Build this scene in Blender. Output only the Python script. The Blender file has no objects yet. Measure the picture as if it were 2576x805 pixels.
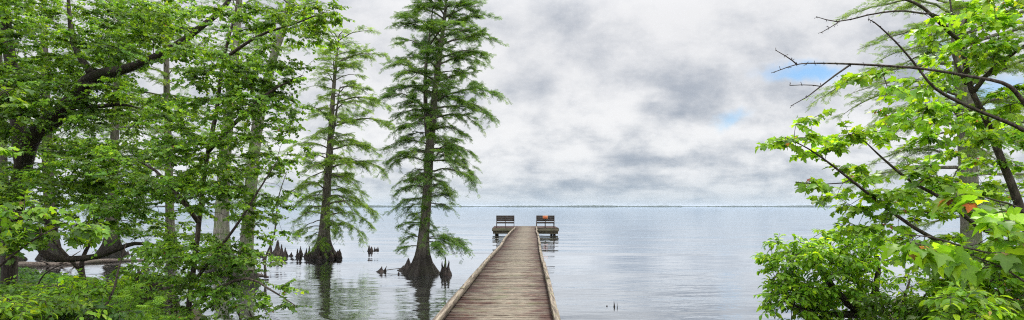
import bpy, math, random
import numpy as np
from mathutils import Vector

# ------------------------------------------------------------------ camera, world, sun
scene = bpy.context.scene
COL = scene.collection
EYE = 2.26            # eye height above the water
FOC = 1409.0          # focal length in units of a 2576 px wide picture
HPX, HPY = 1288.0, 519.0

cam_d = bpy.data.cameras.new("camera")
cam = bpy.data.objects.new("camera", cam_d); COL.objects.link(cam)
cam.location = (0, 0, EYE); cam.rotation_euler = (math.radians(90), 0, 0)
cam_d.sensor_width = 36; cam_d.lens = 36 * FOC / 2576
cam_d.shift_y = (519.2 - 402.5) / 2576
cam_d.clip_start = 0.05; cam_d.clip_end = 60000
scene.camera = cam
scene.render.resolution_x = 1024; scene.render.resolution_y = 320

SUN_EL, SUN_AZ = math.radians(52), math.radians(28)      # azimuth measured from +Y towards +X
sun_d = bpy.data.lights.new("sun", 'SUN'); sun_d.energy = 2.8; sun_d.angle = math.radians(14)
sun_d.color = (1.0, 0.95, 0.86)
sun = bpy.data.objects.new("sun", sun_d); COL.objects.link(sun)
sdir = Vector((math.sin(SUN_AZ)*math.cos(SUN_EL), math.cos(SUN_AZ)*math.cos(SUN_EL), math.sin(SUN_EL)))
sun.rotation_euler = sdir.to_track_quat('Z', 'Y').to_euler()
sun.location = sdir * 50

scene.view_settings.view_transform = 'Standard'
scene.view_settings.look = 'None'
scene.view_settings.exposure = 0.25
scene.view_settings.gamma = 1.0
scene.cycles.max_bounces = 7
scene.cycles.diffuse_bounces = 3
scene.cycles.glossy_bounces = 3
scene.cycles.transmission_bounces = 4
scene.cycles.volume_bounces = 0
scene.cycles.filter_width = 1.1
scene.cycles.use_denoising = False
scene.cycles.sample_clamp_indirect = 6.0
scene.cycles.caustics_reflective = False
scene.cycles.caustics_refractive = False

# ------------------------------------------------------------------ node helpers
class NT:
    def __init__(s, tree):
        s.t = tree; s.t.nodes.clear()
    def n(s, typ, **kw):
        nd = s.t.nodes.new(typ)
        for k, v in kw.items(): setattr(nd, k, v)
        return nd
    def l(s, a, b): s.t.links.new(a, b)
    def put(s, sock, v):
        if isinstance(v, bpy.types.NodeSocket): s.l(v, sock)
        elif v is not None: sock.default_value = v
    def m(s, op, a, b=None, c=None, clamp=False):
        nd = s.n('ShaderNodeMath', operation=op, use_clamp=clamp)
        s.put(nd.inputs[0], a)
        if b is not None: s.put(nd.inputs[1], b)
        if c is not None: s.put(nd.inputs[2], c)
        return nd.outputs[0]
    def mixc(s, f, a, b, mode='MIX'):
        nd = s.n('ShaderNodeMix', data_type='RGBA', blend_type=mode)
        s.put(nd.inputs[0], f); s.put(nd.inputs[6], a); s.put(nd.inputs[7], b)
        return nd.outputs[2]
    def noise(s, vec, scale=1, detail=4, rough=.5, dist=0, out=0):
        nd = s.n('ShaderNodeTexNoise')
        if vec is not None: s.l(vec, nd.inputs['Vector'])
        s.put(nd.inputs['Scale'], scale); nd.inputs['Detail'].default_value = detail
        nd.inputs['Roughness'].default_value = rough; nd.inputs['Distortion'].default_value = dist
        return nd.outputs[out]
    def xyz(s, x, y, z):
        nd = s.n('ShaderNodeCombineXYZ')
        s.put(nd.inputs[0], x); s.put(nd.inputs[1], y); s.put(nd.inputs[2], z)
        return nd.outputs[0]
    def sep(s, v):
        nd = s.n('ShaderNodeSeparateXYZ'); s.l(v, nd.inputs[0]); return nd.outputs
    def sstep(s, v, lo, hi, a=0., b=1.):
        nd = s.n('ShaderNodeMapRange', interpolation_type='SMOOTHSTEP')
        s.put(nd.inputs[0], v); nd.inputs[1].default_value = lo; nd.inputs[2].default_value = hi
        nd.inputs[3].default_value = a; nd.inputs[4].default_value = b
        return nd.outputs[0]
    def scalev(s, v, sc):
        nd = s.n('ShaderNodeVectorMath', operation='MULTIPLY'); s.l(v, nd.inputs[0]); nd.inputs[1].default_value = sc
        return nd.outputs[0]

# ------------------------------------------------------------------ sky
world = bpy.data.worlds.new("World"); scene.world = world; world.use_nodes = True
w = NT(world.node_tree)
tc = w.n('ShaderNodeTexCoord')
dx, dy, dz = w.sep(tc.outputs['Generated'])
up = w.m('MAXIMUM', dz, 0.0)
den = w.m('ADD', up, 0.055)
u = w.m('DIVIDE', dx, den); v = w.m('DIVIDE', dy, den)
cl = w.xyz(u, v, w.m('MULTIPLY', up, 2.0))
big = w.noise(cl, 0.42, 6, .52, .3)
fine = w.noise(w.scalev(cl, (1, 1, 1)), 1.5, 9, .56, .25)
az = w.m('DIVIDE', dx, w.m('MAXIMUM', dy, .05)); el = w.m('DIVIDE', up, w.m('MAXIMUM', dy, .05))
puffv = w.xyz(az, w.m('MULTIPLY', el, 1.45), 0.3)
puff1 = w.noise(puffv, 6.0, 11, .66, .12)
puff2 = w.noise(w.xyz(az, w.m('MULTIPLY', el, 2.1), 1.7), 17., 10, .68, .15)
lowk = w.sstep(el, .02, .24, .55, .18)
puff = w.m('ADD', w.m('MULTIPLY', puff1, w.m('SUBTRACT', 1., lowk)), w.m('MULTIPLY', puff2, lowk))
wob1 = w.m('SUBTRACT', w.noise(w.xyz(az, el, 0.0), 7, 5, .6), .5)
wob2 = w.m('SUBTRACT', w.noise(w.xyz(az, el, 3.0), 9, 5, .6), .5)
azw = w.m('ADD', az, w.m('MULTIPLY', wob1, .16)); elw = w.m('ADD', el, w.m('MULTIPLY', wob2, .085))
front = w.sstep(dy, 0.0, .2)
def blob(px, py, rx, ry):
    a = w.m('DIVIDE', w.m('SUBTRACT', azw, (px-HPX)/FOC), rx/FOC)
    e = w.m('DIVIDE', w.m('SUBTRACT', elw, (HPY-py)/FOC), ry/FOC)
    q = w.m('ADD', w.m('MULTIPLY', a, a), w.m('MULTIPLY', e, e))
    return w.m('MULTIPLY', w.m('EXPONENT', w.m('MULTIPLY', q, -1.0)), front)
def total(bl):
    acc = None
    for (px, py, rx, ry, k) in bl:
        x = w.m('MULTIPLY', blob(px, py, rx, ry), k)
        acc = x if acc is None else w.m('ADD', acc, x)
    return acc
hiw = w.sstep(el, .08, .30)
lum = w.m('ADD', w.m('MULTIPLY', big, w.m('ADD', .24, w.m('MULTIPLY', hiw, .16))), w.m('MULTIPLY', fine, .14))
lum = w.m('ADD', lum, w.m('MULTIPLY', puff, w.m('SUBTRACT', .86, w.m('MULTIPLY', hiw, .16))))
lum = w.m('ADD', lum, total([(1730, 180, 230, 90, -.09), (1400, 70, 130, 80, -.12), (1350, 250, 90, 90, -.07), (1680, 405, 170, 26, -.07), (1960, 432, 190, 20, -.14),
                             (1450, 455, 130, 16, -.12), (1250, 130, 60, 60, .05), (1600, 90, 110, 120, .08), (1510, 270, 160, 60, .12), (1900, 60, 200, 60, .06),
                             (2100, 330, 160, 70, .12), (1760, 330, 200, 35, .07), (1270, 360, 90, 45, .14), (900, 60, 120, 90, .05), (950, 330, 150, 120, .10)]))
def billow(vec, sc):
    wv = w.n('ShaderNodeTexNoise'); w.l(vec, wv.inputs['Vector']); wv.inputs['Scale'].default_value = sc*.8; wv.inputs['Detail'].default_value = 5
    ad = w.n('ShaderNodeVectorMath', operation='MULTIPLY_ADD'); w.l(wv.outputs['Color'], ad.inputs[0]); ad.inputs[1].default_value = (1.1/sc,)*3; w.l(vec, ad.inputs[2])
    vo = w.n('ShaderNodeTexVoronoi', feature='SMOOTH_F1', voronoi_dimensions='2D', normalize=True); w.l(ad.outputs[0], vo.inputs['Vector']); vo.inputs['Scale'].default_value = sc
    vo.inputs['Smoothness'].default_value = .35; vo.inputs['Detail'].default_value = 1.5; vo.inputs['Roughness'].default_value = .55
    return vo.outputs['Distance']
bl = billow(w.xyz(az, w.m('MULTIPLY', w.m('POWER', w.m('ADD', el, .0001), .62), 1.35), .7), 8.)
lum = w.m('ADD', lum, w.m('MULTIPLY', w.m('SUBTRACT', .36, bl), w.sstep(el, .02, .30, .62, .34)))
cf = w.sstep(lum, .385, .785)
ccol = w.mixc(cf, (.35, .40, .475, 1), (.88, .885, .895, 1))
ccol = w.mixc(w.m('MULTIPLY', w.sstep(el, .10, .30), .5), ccol, w.mixc(.4, ccol, (.62, .62, .67, 1)))
hz = w.m('EXPONENT', w.m('MULTIPLY', up, -26.0))
ccol = w.mixc(w.m('MULTIPLY', hz, .72), ccol, (.42, .53, .61, 1))
lift = w.sstep(dz, .30, .75, .88, 2.9)                     # overcast skies are brightest overhead
back = w.sstep(dy, -.5, .1, 1.5, 1.0)
holes = total([(2030, 180, 130, 30, 1.25), (1836, 300, 60, 32, .95), (1690, 425, 20, 8, .3), (2480, 230, 150, 60, .9), (2380, 130, 60, 40, .7), (2520, 330, 60, 40, .8), (1300, 180, 25, 14, .2)])
hf = w.m('MULTIPLY', w.sstep(w.m('ADD', holes, w.m('MULTIPLY', w.m('SUBTRACT', puff, .5), 1.5)), .15, 1.25), .95)
sky = w.n('ShaderNodeTexSky', sky_type='NISHITA', sun_disc=False)
sky.sun_elevation = SUN_EL; sky.sun_rotation = SUN_AZ
sky.air_density = 1.0; sky.dust_density = .6; sky.ozone_density = 2.0
b_sky = w.n('ShaderNodeBackground'); w.l(w.mixc(1.0, sky.outputs[0], (.62, .84, .98, 1), 'MULTIPLY'), b_sky.inputs[0]); b_sky.inputs[1].default_value = .10
b_cl = w.n('ShaderNodeBackground'); w.l(ccol, b_cl.inputs[0]); w.l(w.m('MULTIPLY', lift, back), b_cl.inputs[1])
mx = w.n('ShaderNodeMixShader'); w.l(hf, mx.inputs[0]); w.l(b_cl.outputs[0], mx.inputs[1]); w.l(b_sky.outputs[0], mx.inputs[2])
wo = w.n('ShaderNodeOutputWorld'); w.l(mx.outputs[0], wo.inputs[0])

# ------------------------------------------------------------------ materials
def material(name):
    m = bpy.data.materials.new(name); m.use_nodes = True
    return m, NT(m.node_tree)
def finish(nt, shader, disp=None):
    o = nt.n('ShaderNodeOutputMaterial'); nt.l(shader, o.inputs[0])
def principled(nt, col, rough=.7, spec=.3, bump=None, bstr=.3, bdist=.02):
    p = nt.n('ShaderNodeBsdfPrincipled')
    nt.put(p.inputs['Base Color'], col); nt.put(p.inputs['Roughness'], rough)
    p.inputs['Specular IOR Level'].default_value = spec
    if bump is not None:
        b = nt.n('ShaderNodeBump'); b.inputs['Strength'].default_value = bstr; b.inputs['Distance'].default_value = bdist
        nt.l(bump, b.inputs['Height']); nt.l(b.outputs[0], p.inputs['Normal'])
    return p

def mat_leaf(name, trans=.45, gain=(1.9, 1.7, .9), rough=.45):
    m, n = material(name)
    at = n.n('ShaderNodeAttribute', attribute_name='tint')
    geo = n.n('ShaderNodeNewGeometry')
    vary = n.noise(geo.outputs['Position'], 1.1, 2, .5)
    vein = n.sstep(at.outputs['Alpha'], .0, .16, 1., 0.)
    mott = n.noise(geo.outputs['Position'], 38, 4, .65)
    c = n.mixc(n.sstep(vary, .35, .65), n.mixc(1.0, at.outputs[0], (.72, .78, .8, 1), 'MULTIPLY'), n.mixc(1.0, at.outputs[0], (1.2, 1.12, 1.0, 1), 'MULTIPLY'))
    c = n.mixc(1.0, c, n.mixc(mott, (.72, .80, .7, 1), (1.3, 1.18, 1.25, 1)), 'MULTIPLY')
    c = n.mixc(n.m('MULTIPLY', vein, .45), c, n.mixc(1.0, c, (1.7, 1.45, 1.6, 1), 'MULTIPLY'))
    p = principled(n, c, rough, .35)
    t = n.n('ShaderNodeBsdfTranslucent'); n.l(n.mixc(1.0, c, (*gain, 1), 'MULTIPLY'), t.inputs[0])
    mx = n.n('ShaderNodeMixShader'); mx.inputs[0].default_value = trans
    n.l(p.outputs[0], mx.inputs[1]); n.l(t.outputs[0], mx.inputs[2]); finish(n, mx.outputs[0])
    return m
M_LEAF = mat_leaf("leaf_green")
M_NEEDLE = mat_leaf("cypress_needles", .4, (1.7, 1.6, .9), .6)

def mat_bark(name, dark, light, moss, mossamt=.5, wet=None, grain=(1, 1, .16)):
    m, n = material(name)
    tcn = n.n('ShaderNodeTexCoord'); ob = tcn.outputs['Object']
    geo = n.n('ShaderNodeNewGeometry')
    st = n.scalev(ob, grain)
    a = n.noise(st, 26, 5, .62, .4); b = n.noise(ob, 2.2, 4, .6)
    c = n.mixc(n.sstep(a, .35, .68), (*dark, 1), (*light, 1))
    c = n.mixc(n.m('MULTIPLY', n.sstep(b, .44, .66), mossamt), c, (*moss, 1))
    if wet is not None:
        z = n.sep(geo.outputs['Position'])[2]
        zz = n.m('ADD', z, n.m('MULTIPLY', n.m('SUBTRACT', n.noise(ob, 3, 3), .5), .5))
        c = n.mixc(n.sstep(zz, wet*.4, wet, .82, 0.), c, (.022, .018, .016, 1))
    p = principled(n, c, .85, .2, a, .8, .03); finish(n, p.outputs[0])
    return m
M_BARK_CYP = mat_bark("cypress_bark", (.07, .058, .048), (.20, .175, .145), (.10, .125, .05), .6, 1.15)
M_BARK_PALE = mat_bark("pale_cypress_bark", (.13, .12, .095), (.32, .30, .24), (.15, .21, .07), .8, .5)
M_BARK_DARK = mat_bark("dark_maple_bark", (.022, .017, .014), (.07, .055, .045), (.035, .045, .018), .4)
M_BARK_MID = mat_bark("maple_bark", (.03, .022, .018), (.11, .085, .07), (.05, .06, .03), .3)
M_KNEE = mat_bark("cypress_knee_bark", (.030, .025, .023), (.10, .08, .07), (.12, .06, .045), .2, .12)
M_DRIFT = mat_bark("driftwood", (.06, .045, .038), (.17, .14, .115), (.07, .08, .05), .45, None, (.14, 1, 1))

def mat_planks(name, board):
    m, n = material(name)
    geo = n.n('ShaderNodeNewGeometry'); pos = geo.outputs['Position']
    at = n.n('ShaderNodeAttribute', attribute_name='tint'); tr, tg, tb = n.sep(at.outputs['Vector'])
    x, y, z = n.sep(pos)
    # grain runs along each board (across the walkway)
    gv = n.xyz(n.m('ADD', n.m('MULTIPLY', x, 2.2), n.m('MULTIPLY', tr, 37.)), n.m('MULTIPLY', y, 17.), n.m('MULTIPLY', tg, 11.))
    grain = n.noise(gv, 2.6, 6, .65, .2)
    fineg = n.noise(n.xyz(n.m('MULTIPLY', x, 2.), n.m('MULTIPLY', y, 60.), n.m('MULTIPLY', tr, 7.)), 2., 4, .6)
    lat = n.m('SUBTRACT', x, n.m('MULTIPLY', y, .0352))
    # foot traffic keeps the middle pale; the sides keep their red brown stain and algae
    mid = n.m('ABSOLUTE', n.m('ADD', lat, .48))
    wander = n.noise(n.xyz(n.m('MULTIPLY', x, 1.1), n.m('MULTIPLY', y, 2.0), 0.), 1.6, 7, .72)
    side = n.m('ADD', mid, n.m('MULTIPLY', n.m('SUBTRACT', wander, .5), 3.3))
    side = n.m('ADD', side, n.m('MULTIPLY', n.m('SUBTRACT', grain, .5), 1.5))
    sf = n.sstep(side, .32, .78)
    pale = n.mixc(n.sstep(grain, .38, .62), (.115, .084, .058, 1), (.35, .30, .22, 1))
    stain = n.mixc(n.sstep(grain, .35, .7), (.034, .014, .010, 1), (.170, .078, .054, 1))
    c = n.mixc(sf, pale, stain)
    alg = n.noise(pos, 1.7, 5, .7)
    c = n.mixc(n.sstep(alg, .52, .70, 0., .55), c, (.17, .19, .09, 1))
    red = n.noise(n.xyz(n.m('MULTIPLY', x, 1.), n.m('MULTIPLY', y, 4.), 5.), 2.4, 5, .7)
    c = n.mixc(n.sstep(red, .56, .72, 0., .6), c, (.40, .18, .14, 1))
    c = n.mixc(n.sstep(n.noise(n.xyz(x, n.m('MULTIPLY', y, 5.), 9.), 5.0, 3, .6), .68, .78, 0., .7), c, (.03, .022, .018, 1))
    bright = n.m('ADD', .38, n.m('MULTIPLY', tb, .46))
    c = n.mixc(1.0, c, n.xyz(bright, bright, bright), 'MULTIPLY')
    h = n.m('ADD', grain, n.m('MULTIPLY', fineg, .6))
    p = principled(n, c, .78, .3, h, .6, .006); finish(n, p.outputs[0])
    return m
M_DECK = mat_planks("weathered_deck_boards", True)
def mat_timber(name, axis, dark, light, green):
    m, n = material(name)
    geo = n.n('ShaderNodeNewGeometry'); pos = geo.outputs['Position']
    sc = [14., 14., 14.]; sc[axis] = .8
    g = n.noise(n.scalev(pos, tuple(sc)), 2.0, 6, .65, .5)
    k = n.noise(pos, 3.2, 4, .6)
    c = n.mixc(n.sstep(g, .36, .64), (*dark, 1), (*light, 1))
    c = n.mixc(n.sstep(k, .5, .72, 0., .6), c, (*green, 1))
    p = principled(n, c, .8, .25, g, .6, .006); finish(n, p.outputs[0])
    return m
M_RAIL = mat_timber("weathered_rail_timber", 1, (.065, .048, .036), (.26, .215, .16), (.12, .13, .045))
M_FASCIA = mat_timber("mossy_fascia_timber", 0, (.07, .06, .04), (.17, .15, .10), (.10, .12, .05))
M_BENCH = mat_timber("dark_bench_timber", 0, (.028, .022, .018), (.075, .058, .048), (.05, .045, .035))
M_BENCH2 = mat_timber("bench_post_timber", 2, (.05, .036, .03), (.11, .08, .065), (.07, .06, .04))
M_PILE = mat_bark("wet_piling", (.02, .017, .015), (.07, .06, .05), (.04, .045, .03), .4)

m_, n_ = material("orange_notice_paint")
geo_ = n_.n('ShaderNodeNewGeometry')
finish(n_, principled(n_, n_.mixc(n_.sstep(n_.noise(geo_.outputs['Position'], 9, 4, .6), .4, .7), (.62, .17, .05, 1), (.70, .26, .10, 1)), .5, .4).outputs[0]); M_SIGN = m_
m_, n_ = material("faded_red_lettering"); finish(n_, principled(n_, (.33, .07, .03, 1), .6).outputs[0]); M_LETTER = m_
m_, n_ = material("pale_sign_border"); finish(n_, principled(n_, (.72, .52, .36, 1), .6).outputs[0]); M_BORDER = m_

# water
def mat_water():
    m, n = material("lake_water")
    geo = n.n('ShaderNodeNewGeometry'); pos = geo.outputs['Position']
    x, y, z = n.sep(pos)
    dist = n.m('SQRT', n.m('ADD', n.m('MULTIPLY', x, x), n.m('MULTIPLY', y, y)))
    fade = n.m('DIVIDE', 1.0, n.m('ADD', 1.0, n.m('MULTIPLY', dist, .012)))
    r1 = n.noise(n.xyz(n.m('MULTIPLY', x, .9), n.m('MULTIPLY', y, 1.9), 0.), 1.15, 4, .5, .35)
    r2 = n.noise(n.xyz(n.m('MULTIPLY', x, 1.0), n.m('MULTIPLY', y, 2.6), 4.), 4.2, 3, .55, .3)
    r3 = n.noise(n.xyz(n.m('MULTIPLY', x, .35), n.m('MULTIPLY', y, .8), 8.), .55, 3, .5, .2)
    calm = n.sstep(n.noise(n.xyz(n.m('MULTIPLY', x, .4), y, 2.), .09, 3, .6, .4), .36, .62, .30, 1.35)
    h = n.m('ADD', n.m('MULTIPLY', r1, .038), n.m('MULTIPLY', r2, .0022))
    h = n.m('ADD', h, n.m('MULTIPLY', r3, .070))
    r4 = n.noise(n.xyz(n.m('MULTIPLY', x, .35), y, 14.), .19, 2, .5, .3); h = n.m('ADD', h, n.m('MULTIPLY', r4, .19))
    h = n.m('MULTIPLY', n.m('MULTIPLY', h, fade), calm)
    b = n.n('ShaderNodeBump'); b.inputs['Strength'].default_value = 1.0; b.inputs['Distance'].default_value = .55
    n.l(h, b.inputs['Height'])
    g = n.n('ShaderNodeBsdfGlossy'); g.inputs['Color'].default_value = (.855, .90, .955, 1); g.inputs['Roughness'].default_value = .012
    n.l(b.outputs[0], g.inputs['Normal'])
    d = n.n('ShaderNodeBsdfDiffuse')
    d.inputs['Color'].default_value = (.034, .034, .026, 1)
    fr = n.n('ShaderNodeFresnel'); fr.inputs['IOR'].default_value = 1.333; n.l(b.outputs[0], fr.inputs['Normal'])
    f = n.m('MINIMUM', n.m('ADD', n.m('MULTIPLY', fr.outputs[0], .9), .46), 1.0)
    mx = n.n('ShaderNodeMixShader'); n.l(f, mx.inputs[0]); n.l(d.outputs[0], mx.inputs[1]); n.l(g.outputs[0], mx.inputs[2])
    finish(n, mx.outputs[0])
    return m
M_WATER = mat_water()
m_, n_ = material("muddy_bank_soil")
geo_ = n_.n('ShaderNodeNewGeometry'); a_ = n_.noise(geo_.outputs['Position'], 5, 6, .65)
finish(n_, principled(n_, n_.mixc(n_.sstep(a_, .35, .65), (.03, .024, .017, 1), (.075, .062, .038, 1)), .9, .2, a_, .8, .05).outputs[0]); M_SOIL = m_
m_, n_ = material("far_tree_mass")
geo_ = n_.n('ShaderNodeNewGeometry'); a_ = n_.noise(geo_.outputs['Position'], .02, 4, .6)
finish(n_, principled(n_, n_.mixc(a_, (.03, .05, .03, 1), (.06, .085, .045, 1)), .9, .1).outputs[0]); M_FAR = m_

# ------------------------------------------------------------------ mesh helpers
def P(px, py, D):
    return np.array(((px-HPX)/FOC*D, D, EYE-(py-HPY)/FOC*D))
def nrm(v): return v/np.maximum(np.linalg.norm(v, axis=-1, keepdims=True), 1e-9)
def tag(o, label=None, cat=None, group=None, kind=None):
    if label: o['label'] = label
    if cat: o['category'] = cat
    if group: o['group'] = group
    if kind: o['kind'] = kind
    return o
def empty(name, loc, label, cat, group=None):
    o = bpy.data.objects.new(name, None); COL.objects.link(o); o.location = loc; o.empty_display_size = .2
    return tag(o, label, cat, group)

class Acc:
    """collects geometry in world coordinates and links it as ONE mesh object"""
    def __init__(s): s.V = []; s.F = {3: [], 4: []}; s.C = []; s.n = 0; s.N = []
    def add(s, V, F, col=None):
        V = np.asarray(V, float).reshape(-1, 3); F = np.asarray(F, int)
        s.V.append(V); s.F[F.shape[1]].append(F + s.n)
        c = np.ones((len(V), 4)); 
        if col is not None: c[:, :3] = col
        s.C.append(c); s.n += len(V)
    def box(s, lo, hi, col=None, jit=0.):
        x0, y0, z0 = lo; x1, y1, z1 = hi
        V = [(x0, y0, z0), (x1, y0, z0), (x1, y1, z0), (x0, y1, z0), (x0, y0, z1), (x1, y0, z1), (x1, y1, z1), (x0, y1, z1)]
        s.add(V, [(0, 3, 2, 1), (4, 5, 6, 7), (0, 1, 5, 4), (1, 2, 6, 5), (2, 3, 7, 6), (3, 0, 4, 7)], col)
    def beam(s, a, b, w, h, col=None, bev=.12):
        """bar from a to b, w wide (level), h tall, with chamfered edges"""
        a = np.array(a, float); b = np.array(b, float); t = nrm(b-a)
        side = nrm(np.cross(t, (0, 0, 1.)) if abs(t[2]) < .95 else np.array((1., 0, 0))); upv = np.cross(side, t)
        k = bev*min(w, h); X = w/2; Y = h/2
        ring = [(X-k, -Y), (X, -Y+k), (X, Y-k), (X-k, Y), (-X+k, Y), (-X, Y-k), (-X, -Y+k), (-X+k, -Y)]
        V = [a+side*p+upv*q for p, q in ring]+[b+side*p+upv*q for p, q in ring]
        s.add(V, [(i, (i+1) % 8, 8+(i+1) % 8, 8+i) for i in range(8)], col)
        s.add(V, [(0, 3, 4, 7), (0, 1, 2, 3), (4, 5, 6, 7), (8, 15, 12, 11), (8, 11, 10, 9), (12, 15, 14, 13)], col)
    def tube(s, pts, rad, sides=6, col=None, flute=None, cap=True):
        pts = np.asarray(pts, float); rad = np.asarray(rad, float); n = len(pts)
        t = nrm(np.gradient(pts, axis=0)); mean = np.abs(nrm(pts[-1]-pts[0]))
        ref = np.eye(3)[int(np.argmin(mean))]
        a = nrm(np.cross(t, ref)); b = np.cross(t, a)
        th = np.arange(sides)/sides*2*np.pi
        R = np.repeat(rad[:, None], sides, 1)
        if flute is not None: R = R*flute
        V = pts[:, None]+R[..., None]*(np.cos(th)[None, :, None]*a[:, None]+np.sin(th)[None, :, None]*b[:, None])
        V = V.reshape(-1, 3)
        i = np.arange(n-1)[:, None]*sides; j = np.arange(sides)[None]; k = (j+1) % sides
        F = np.stack([i+j, i+k, i+sides+k, i+sides+j], -1).reshape(-1, 4)
        s.add(V, F, col)
        if cap:
            base = s.n; s.add([pts[0], pts[-1]], np.zeros((0, 3), int), col)
            o = base-n*sides; js = np.arange(sides)
            s.F[3].append(np.stack([np.full(sides, base), o+(js+1) % sides, o+js], -1))
            e = o+(n-1)*sides
            s.F[3].append(np.stack([np.full(sides, base+1), e+js, e+(js+1) % sides], -1))
    def stamp(s, T, TF, pos, ax, up, size, col):
        """copies of a small template (leaf) at many places"""
        pos = np.asarray(pos); N = len(pos)
        if N == 0: return
        ax = nrm(ax); X = nrm(np.cross(ax, up)); Z = np.cross(X, ax)
        size = np.asarray(size)
        sx = size[:, None, None] if size.ndim == 1 else size[:, :1, None]
        sy = size[:, None, None] if size.ndim == 1 else size[:, 1:2, None]
        V = pos[:, None]+sx*T[None, :, 0:1]*X[:, None]+sy*T[None, :, 1:2]*ax[:, None]+sy*T[None, :, 2:3]*Z[:, None]
        F = (TF[None]+(np.arange(N)*len(T))[:, None, None]).reshape(-1, TF.shape[1])
        s.V.append(V.reshape(-1, 3)); s.F[TF.shape[1]].append(F+s.n)
        c = np.ones((N, len(T), 4)); c[..., :3] = np.asarray(col)[:, None]; c[..., 3] = VEIN.get(len(T), 1.)
        s.C.append(c.reshape(-1, 4)); s.n += N*len(T)
    def build(s, name, mat, parent=None, smooth=True, origin=None):
        V = np.concatenate(s.V); C = np.concatenate(s.C)
        if parent is not None: origin = np.array(parent.location)
        elif origin is None: origin = np.zeros(3)
        V = V-np.asarray(origin)
        f3 = np.concatenate(s.F[3]) if s.F[3] else np.zeros((0, 3), int)
        f4 = np.concatenate(s.F[4]) if s.F[4] else np.zeros((0, 4), int)
        me = bpy.data.meshes.new(name)
        me.vertices.add(len(V)); me.vertices.foreach_set('co', V.astype(np.float32).ravel())
        loops = np.concatenate([f4.ravel(), f3.ravel()]).astype(np.int32)
        me.loops.add(len(loops)); me.loops.foreach_set('vertex_index', loops)
        nf = len(f4)+len(f3); me.polygons.add(nf)
        st = np.concatenate([np.arange(len(f4))*4, len(f4)*4+np.arange(len(f3))*3]).astype(np.int32)
        me.polygons.foreach_set('loop_start', st)
        if smooth: me.polygons.foreach_set('use_smooth', np.ones(nf, bool))
        at = me.color_attributes.new('tint', 'FLOAT_COLOR', 'POINT'); at.data.foreach_set('color', C.astype(np.float32).ravel())
        me.update(calc_edges=True); me.validate()
        me.materials.append(mat)
        o = bpy.data.objects.new(name, me); COL.objects.link(o)
        if parent is not None: o.parent = parent
        else: o.location = origin
        return o

# leaf templates: x across, y along, z up
def fan(outline, c, fold=.22, droop=.25):
    pts = [c]+outline
    T = np.array([(x, y, fold*abs(x)-droop*y*y) for x, y in pts])
    n = len(outline); TF = np.array([(0, 1+i, 1+(i+1) % n) for i in range(n)])
    return T, TF
_r = [(.0, .0), (.20, -.05), (.40, .04), (.33, .20), (.50, .36), (.57, .64), (.36, .60), (.235, .62), (.24, .82), (0, 1.08)]
MAPLE = fan(_r+[(-x, y) for x, y in _r[-2:0:-1]], (0, .36))
_t = [(.0, .0), (.10, -.05), (.26, -.04), (.44, .06), (.38, .13), (.36, .22), (.45, .26), (.50, .37), (.54, .46), (.60, .66), (.50, .60), (.40, .62), (.30, .58), (.225, .63), (.27, .73), (.22, .80), (.15, .90), (.10, .97), (0, 1.10)]
MAPLE_BIG = fan(_t+[(-x, y) for x, y in _t[-2:0:-1]], (0, .36), .30, .32)
_r = [(.0, .0), (.36, .08), (.50, .55), (.27, .60), (0, 1.0)]
MAPLE_SMALL = fan(_r+[(-x, y) for x, y in _r[-2:0:-1]], (0, .36))
VEIN = {}
for _T in (MAPLE[0], MAPLE_BIG[0]):
    _rad = np.hypot(_T[1:, 0], _T[1:, 1]-.36); _al = np.ones(len(_T)); _al[0] = 0; _al[1] = 0
    for _i in range(len(_rad)):
        if all(_rad[_i] >= _rad[(_i+_d) % len(_rad)] for _d in (-2, -1, 1, 2)): _al[_i+1] = 0
    VEIN[len(_T)] = _al
OVAL = fan([(0, 0), (.20, .22), (.25, .5), (.15, .8), (0, 1), (-.15, .8), (-.25, .5), (-.20, .22)], (0, .5), .35, .3)
OVAL_SMALL = fan([(0, 0), (.27, .35), (.20, .75), (0, 1), (-.20, .75), (-.27, .35)], (0, .5), .3, .3)
# feather: a rachis with a few narrow pinnae
def feather():
    V = []; F = []
    for k, y in enumerate((.08, .30, .52, .74)):
        L = .42*(1-.45*abs(y-.35))
        for sgn in (-1, 1):
            b = len(V); V += [(0, y, 0), (sgn*L*.55, y+.20, -.02), (sgn*L, y+.20, -.10), (sgn*L*.45, y+.07, -.02)]
            F.append((b, b+1, b+2, b+3) if sgn < 0 else (b, b+3, b+2, b+1))
    b = len(V); V += [(-.02, 0, 0), (.02, 0, 0), (.05, .8, 0), (0, 1.1, -.05)]; F.append((b, b+1, b+2, b+3))
    return np.array(V, float), np.array(F)
FEATHER = feather()
SHARD = (np.array([(0, 0, 0), (.16, .45, -.02), (0, 1, -.1), (-.16, .45, -.02)], float), np.array([(0, 1, 2, 3)]))

def lerp_path(pts, n, k=None):
    """Catmull-Rom resampling of a list of rows"""
    pts = np.asarray(pts, float); m = len(pts)
    q = np.vstack([2*pts[0]-pts[1], pts, 2*pts[-1]-pts[-2]])
    out = []
    for i in range(n):
        t = i/(n-1)*(m-1); j = min(int(t), m-2); t -= j
        a, b, c, d = q[j], q[j+1], q[j+2], q[j+3]
        out.append(.5*((2*b)+(-a+c)*t+(2*a-5*b+4*c-d)*t*t+(-a+3*b-3*c+d)*t**3))
    return np.array(out)

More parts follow.
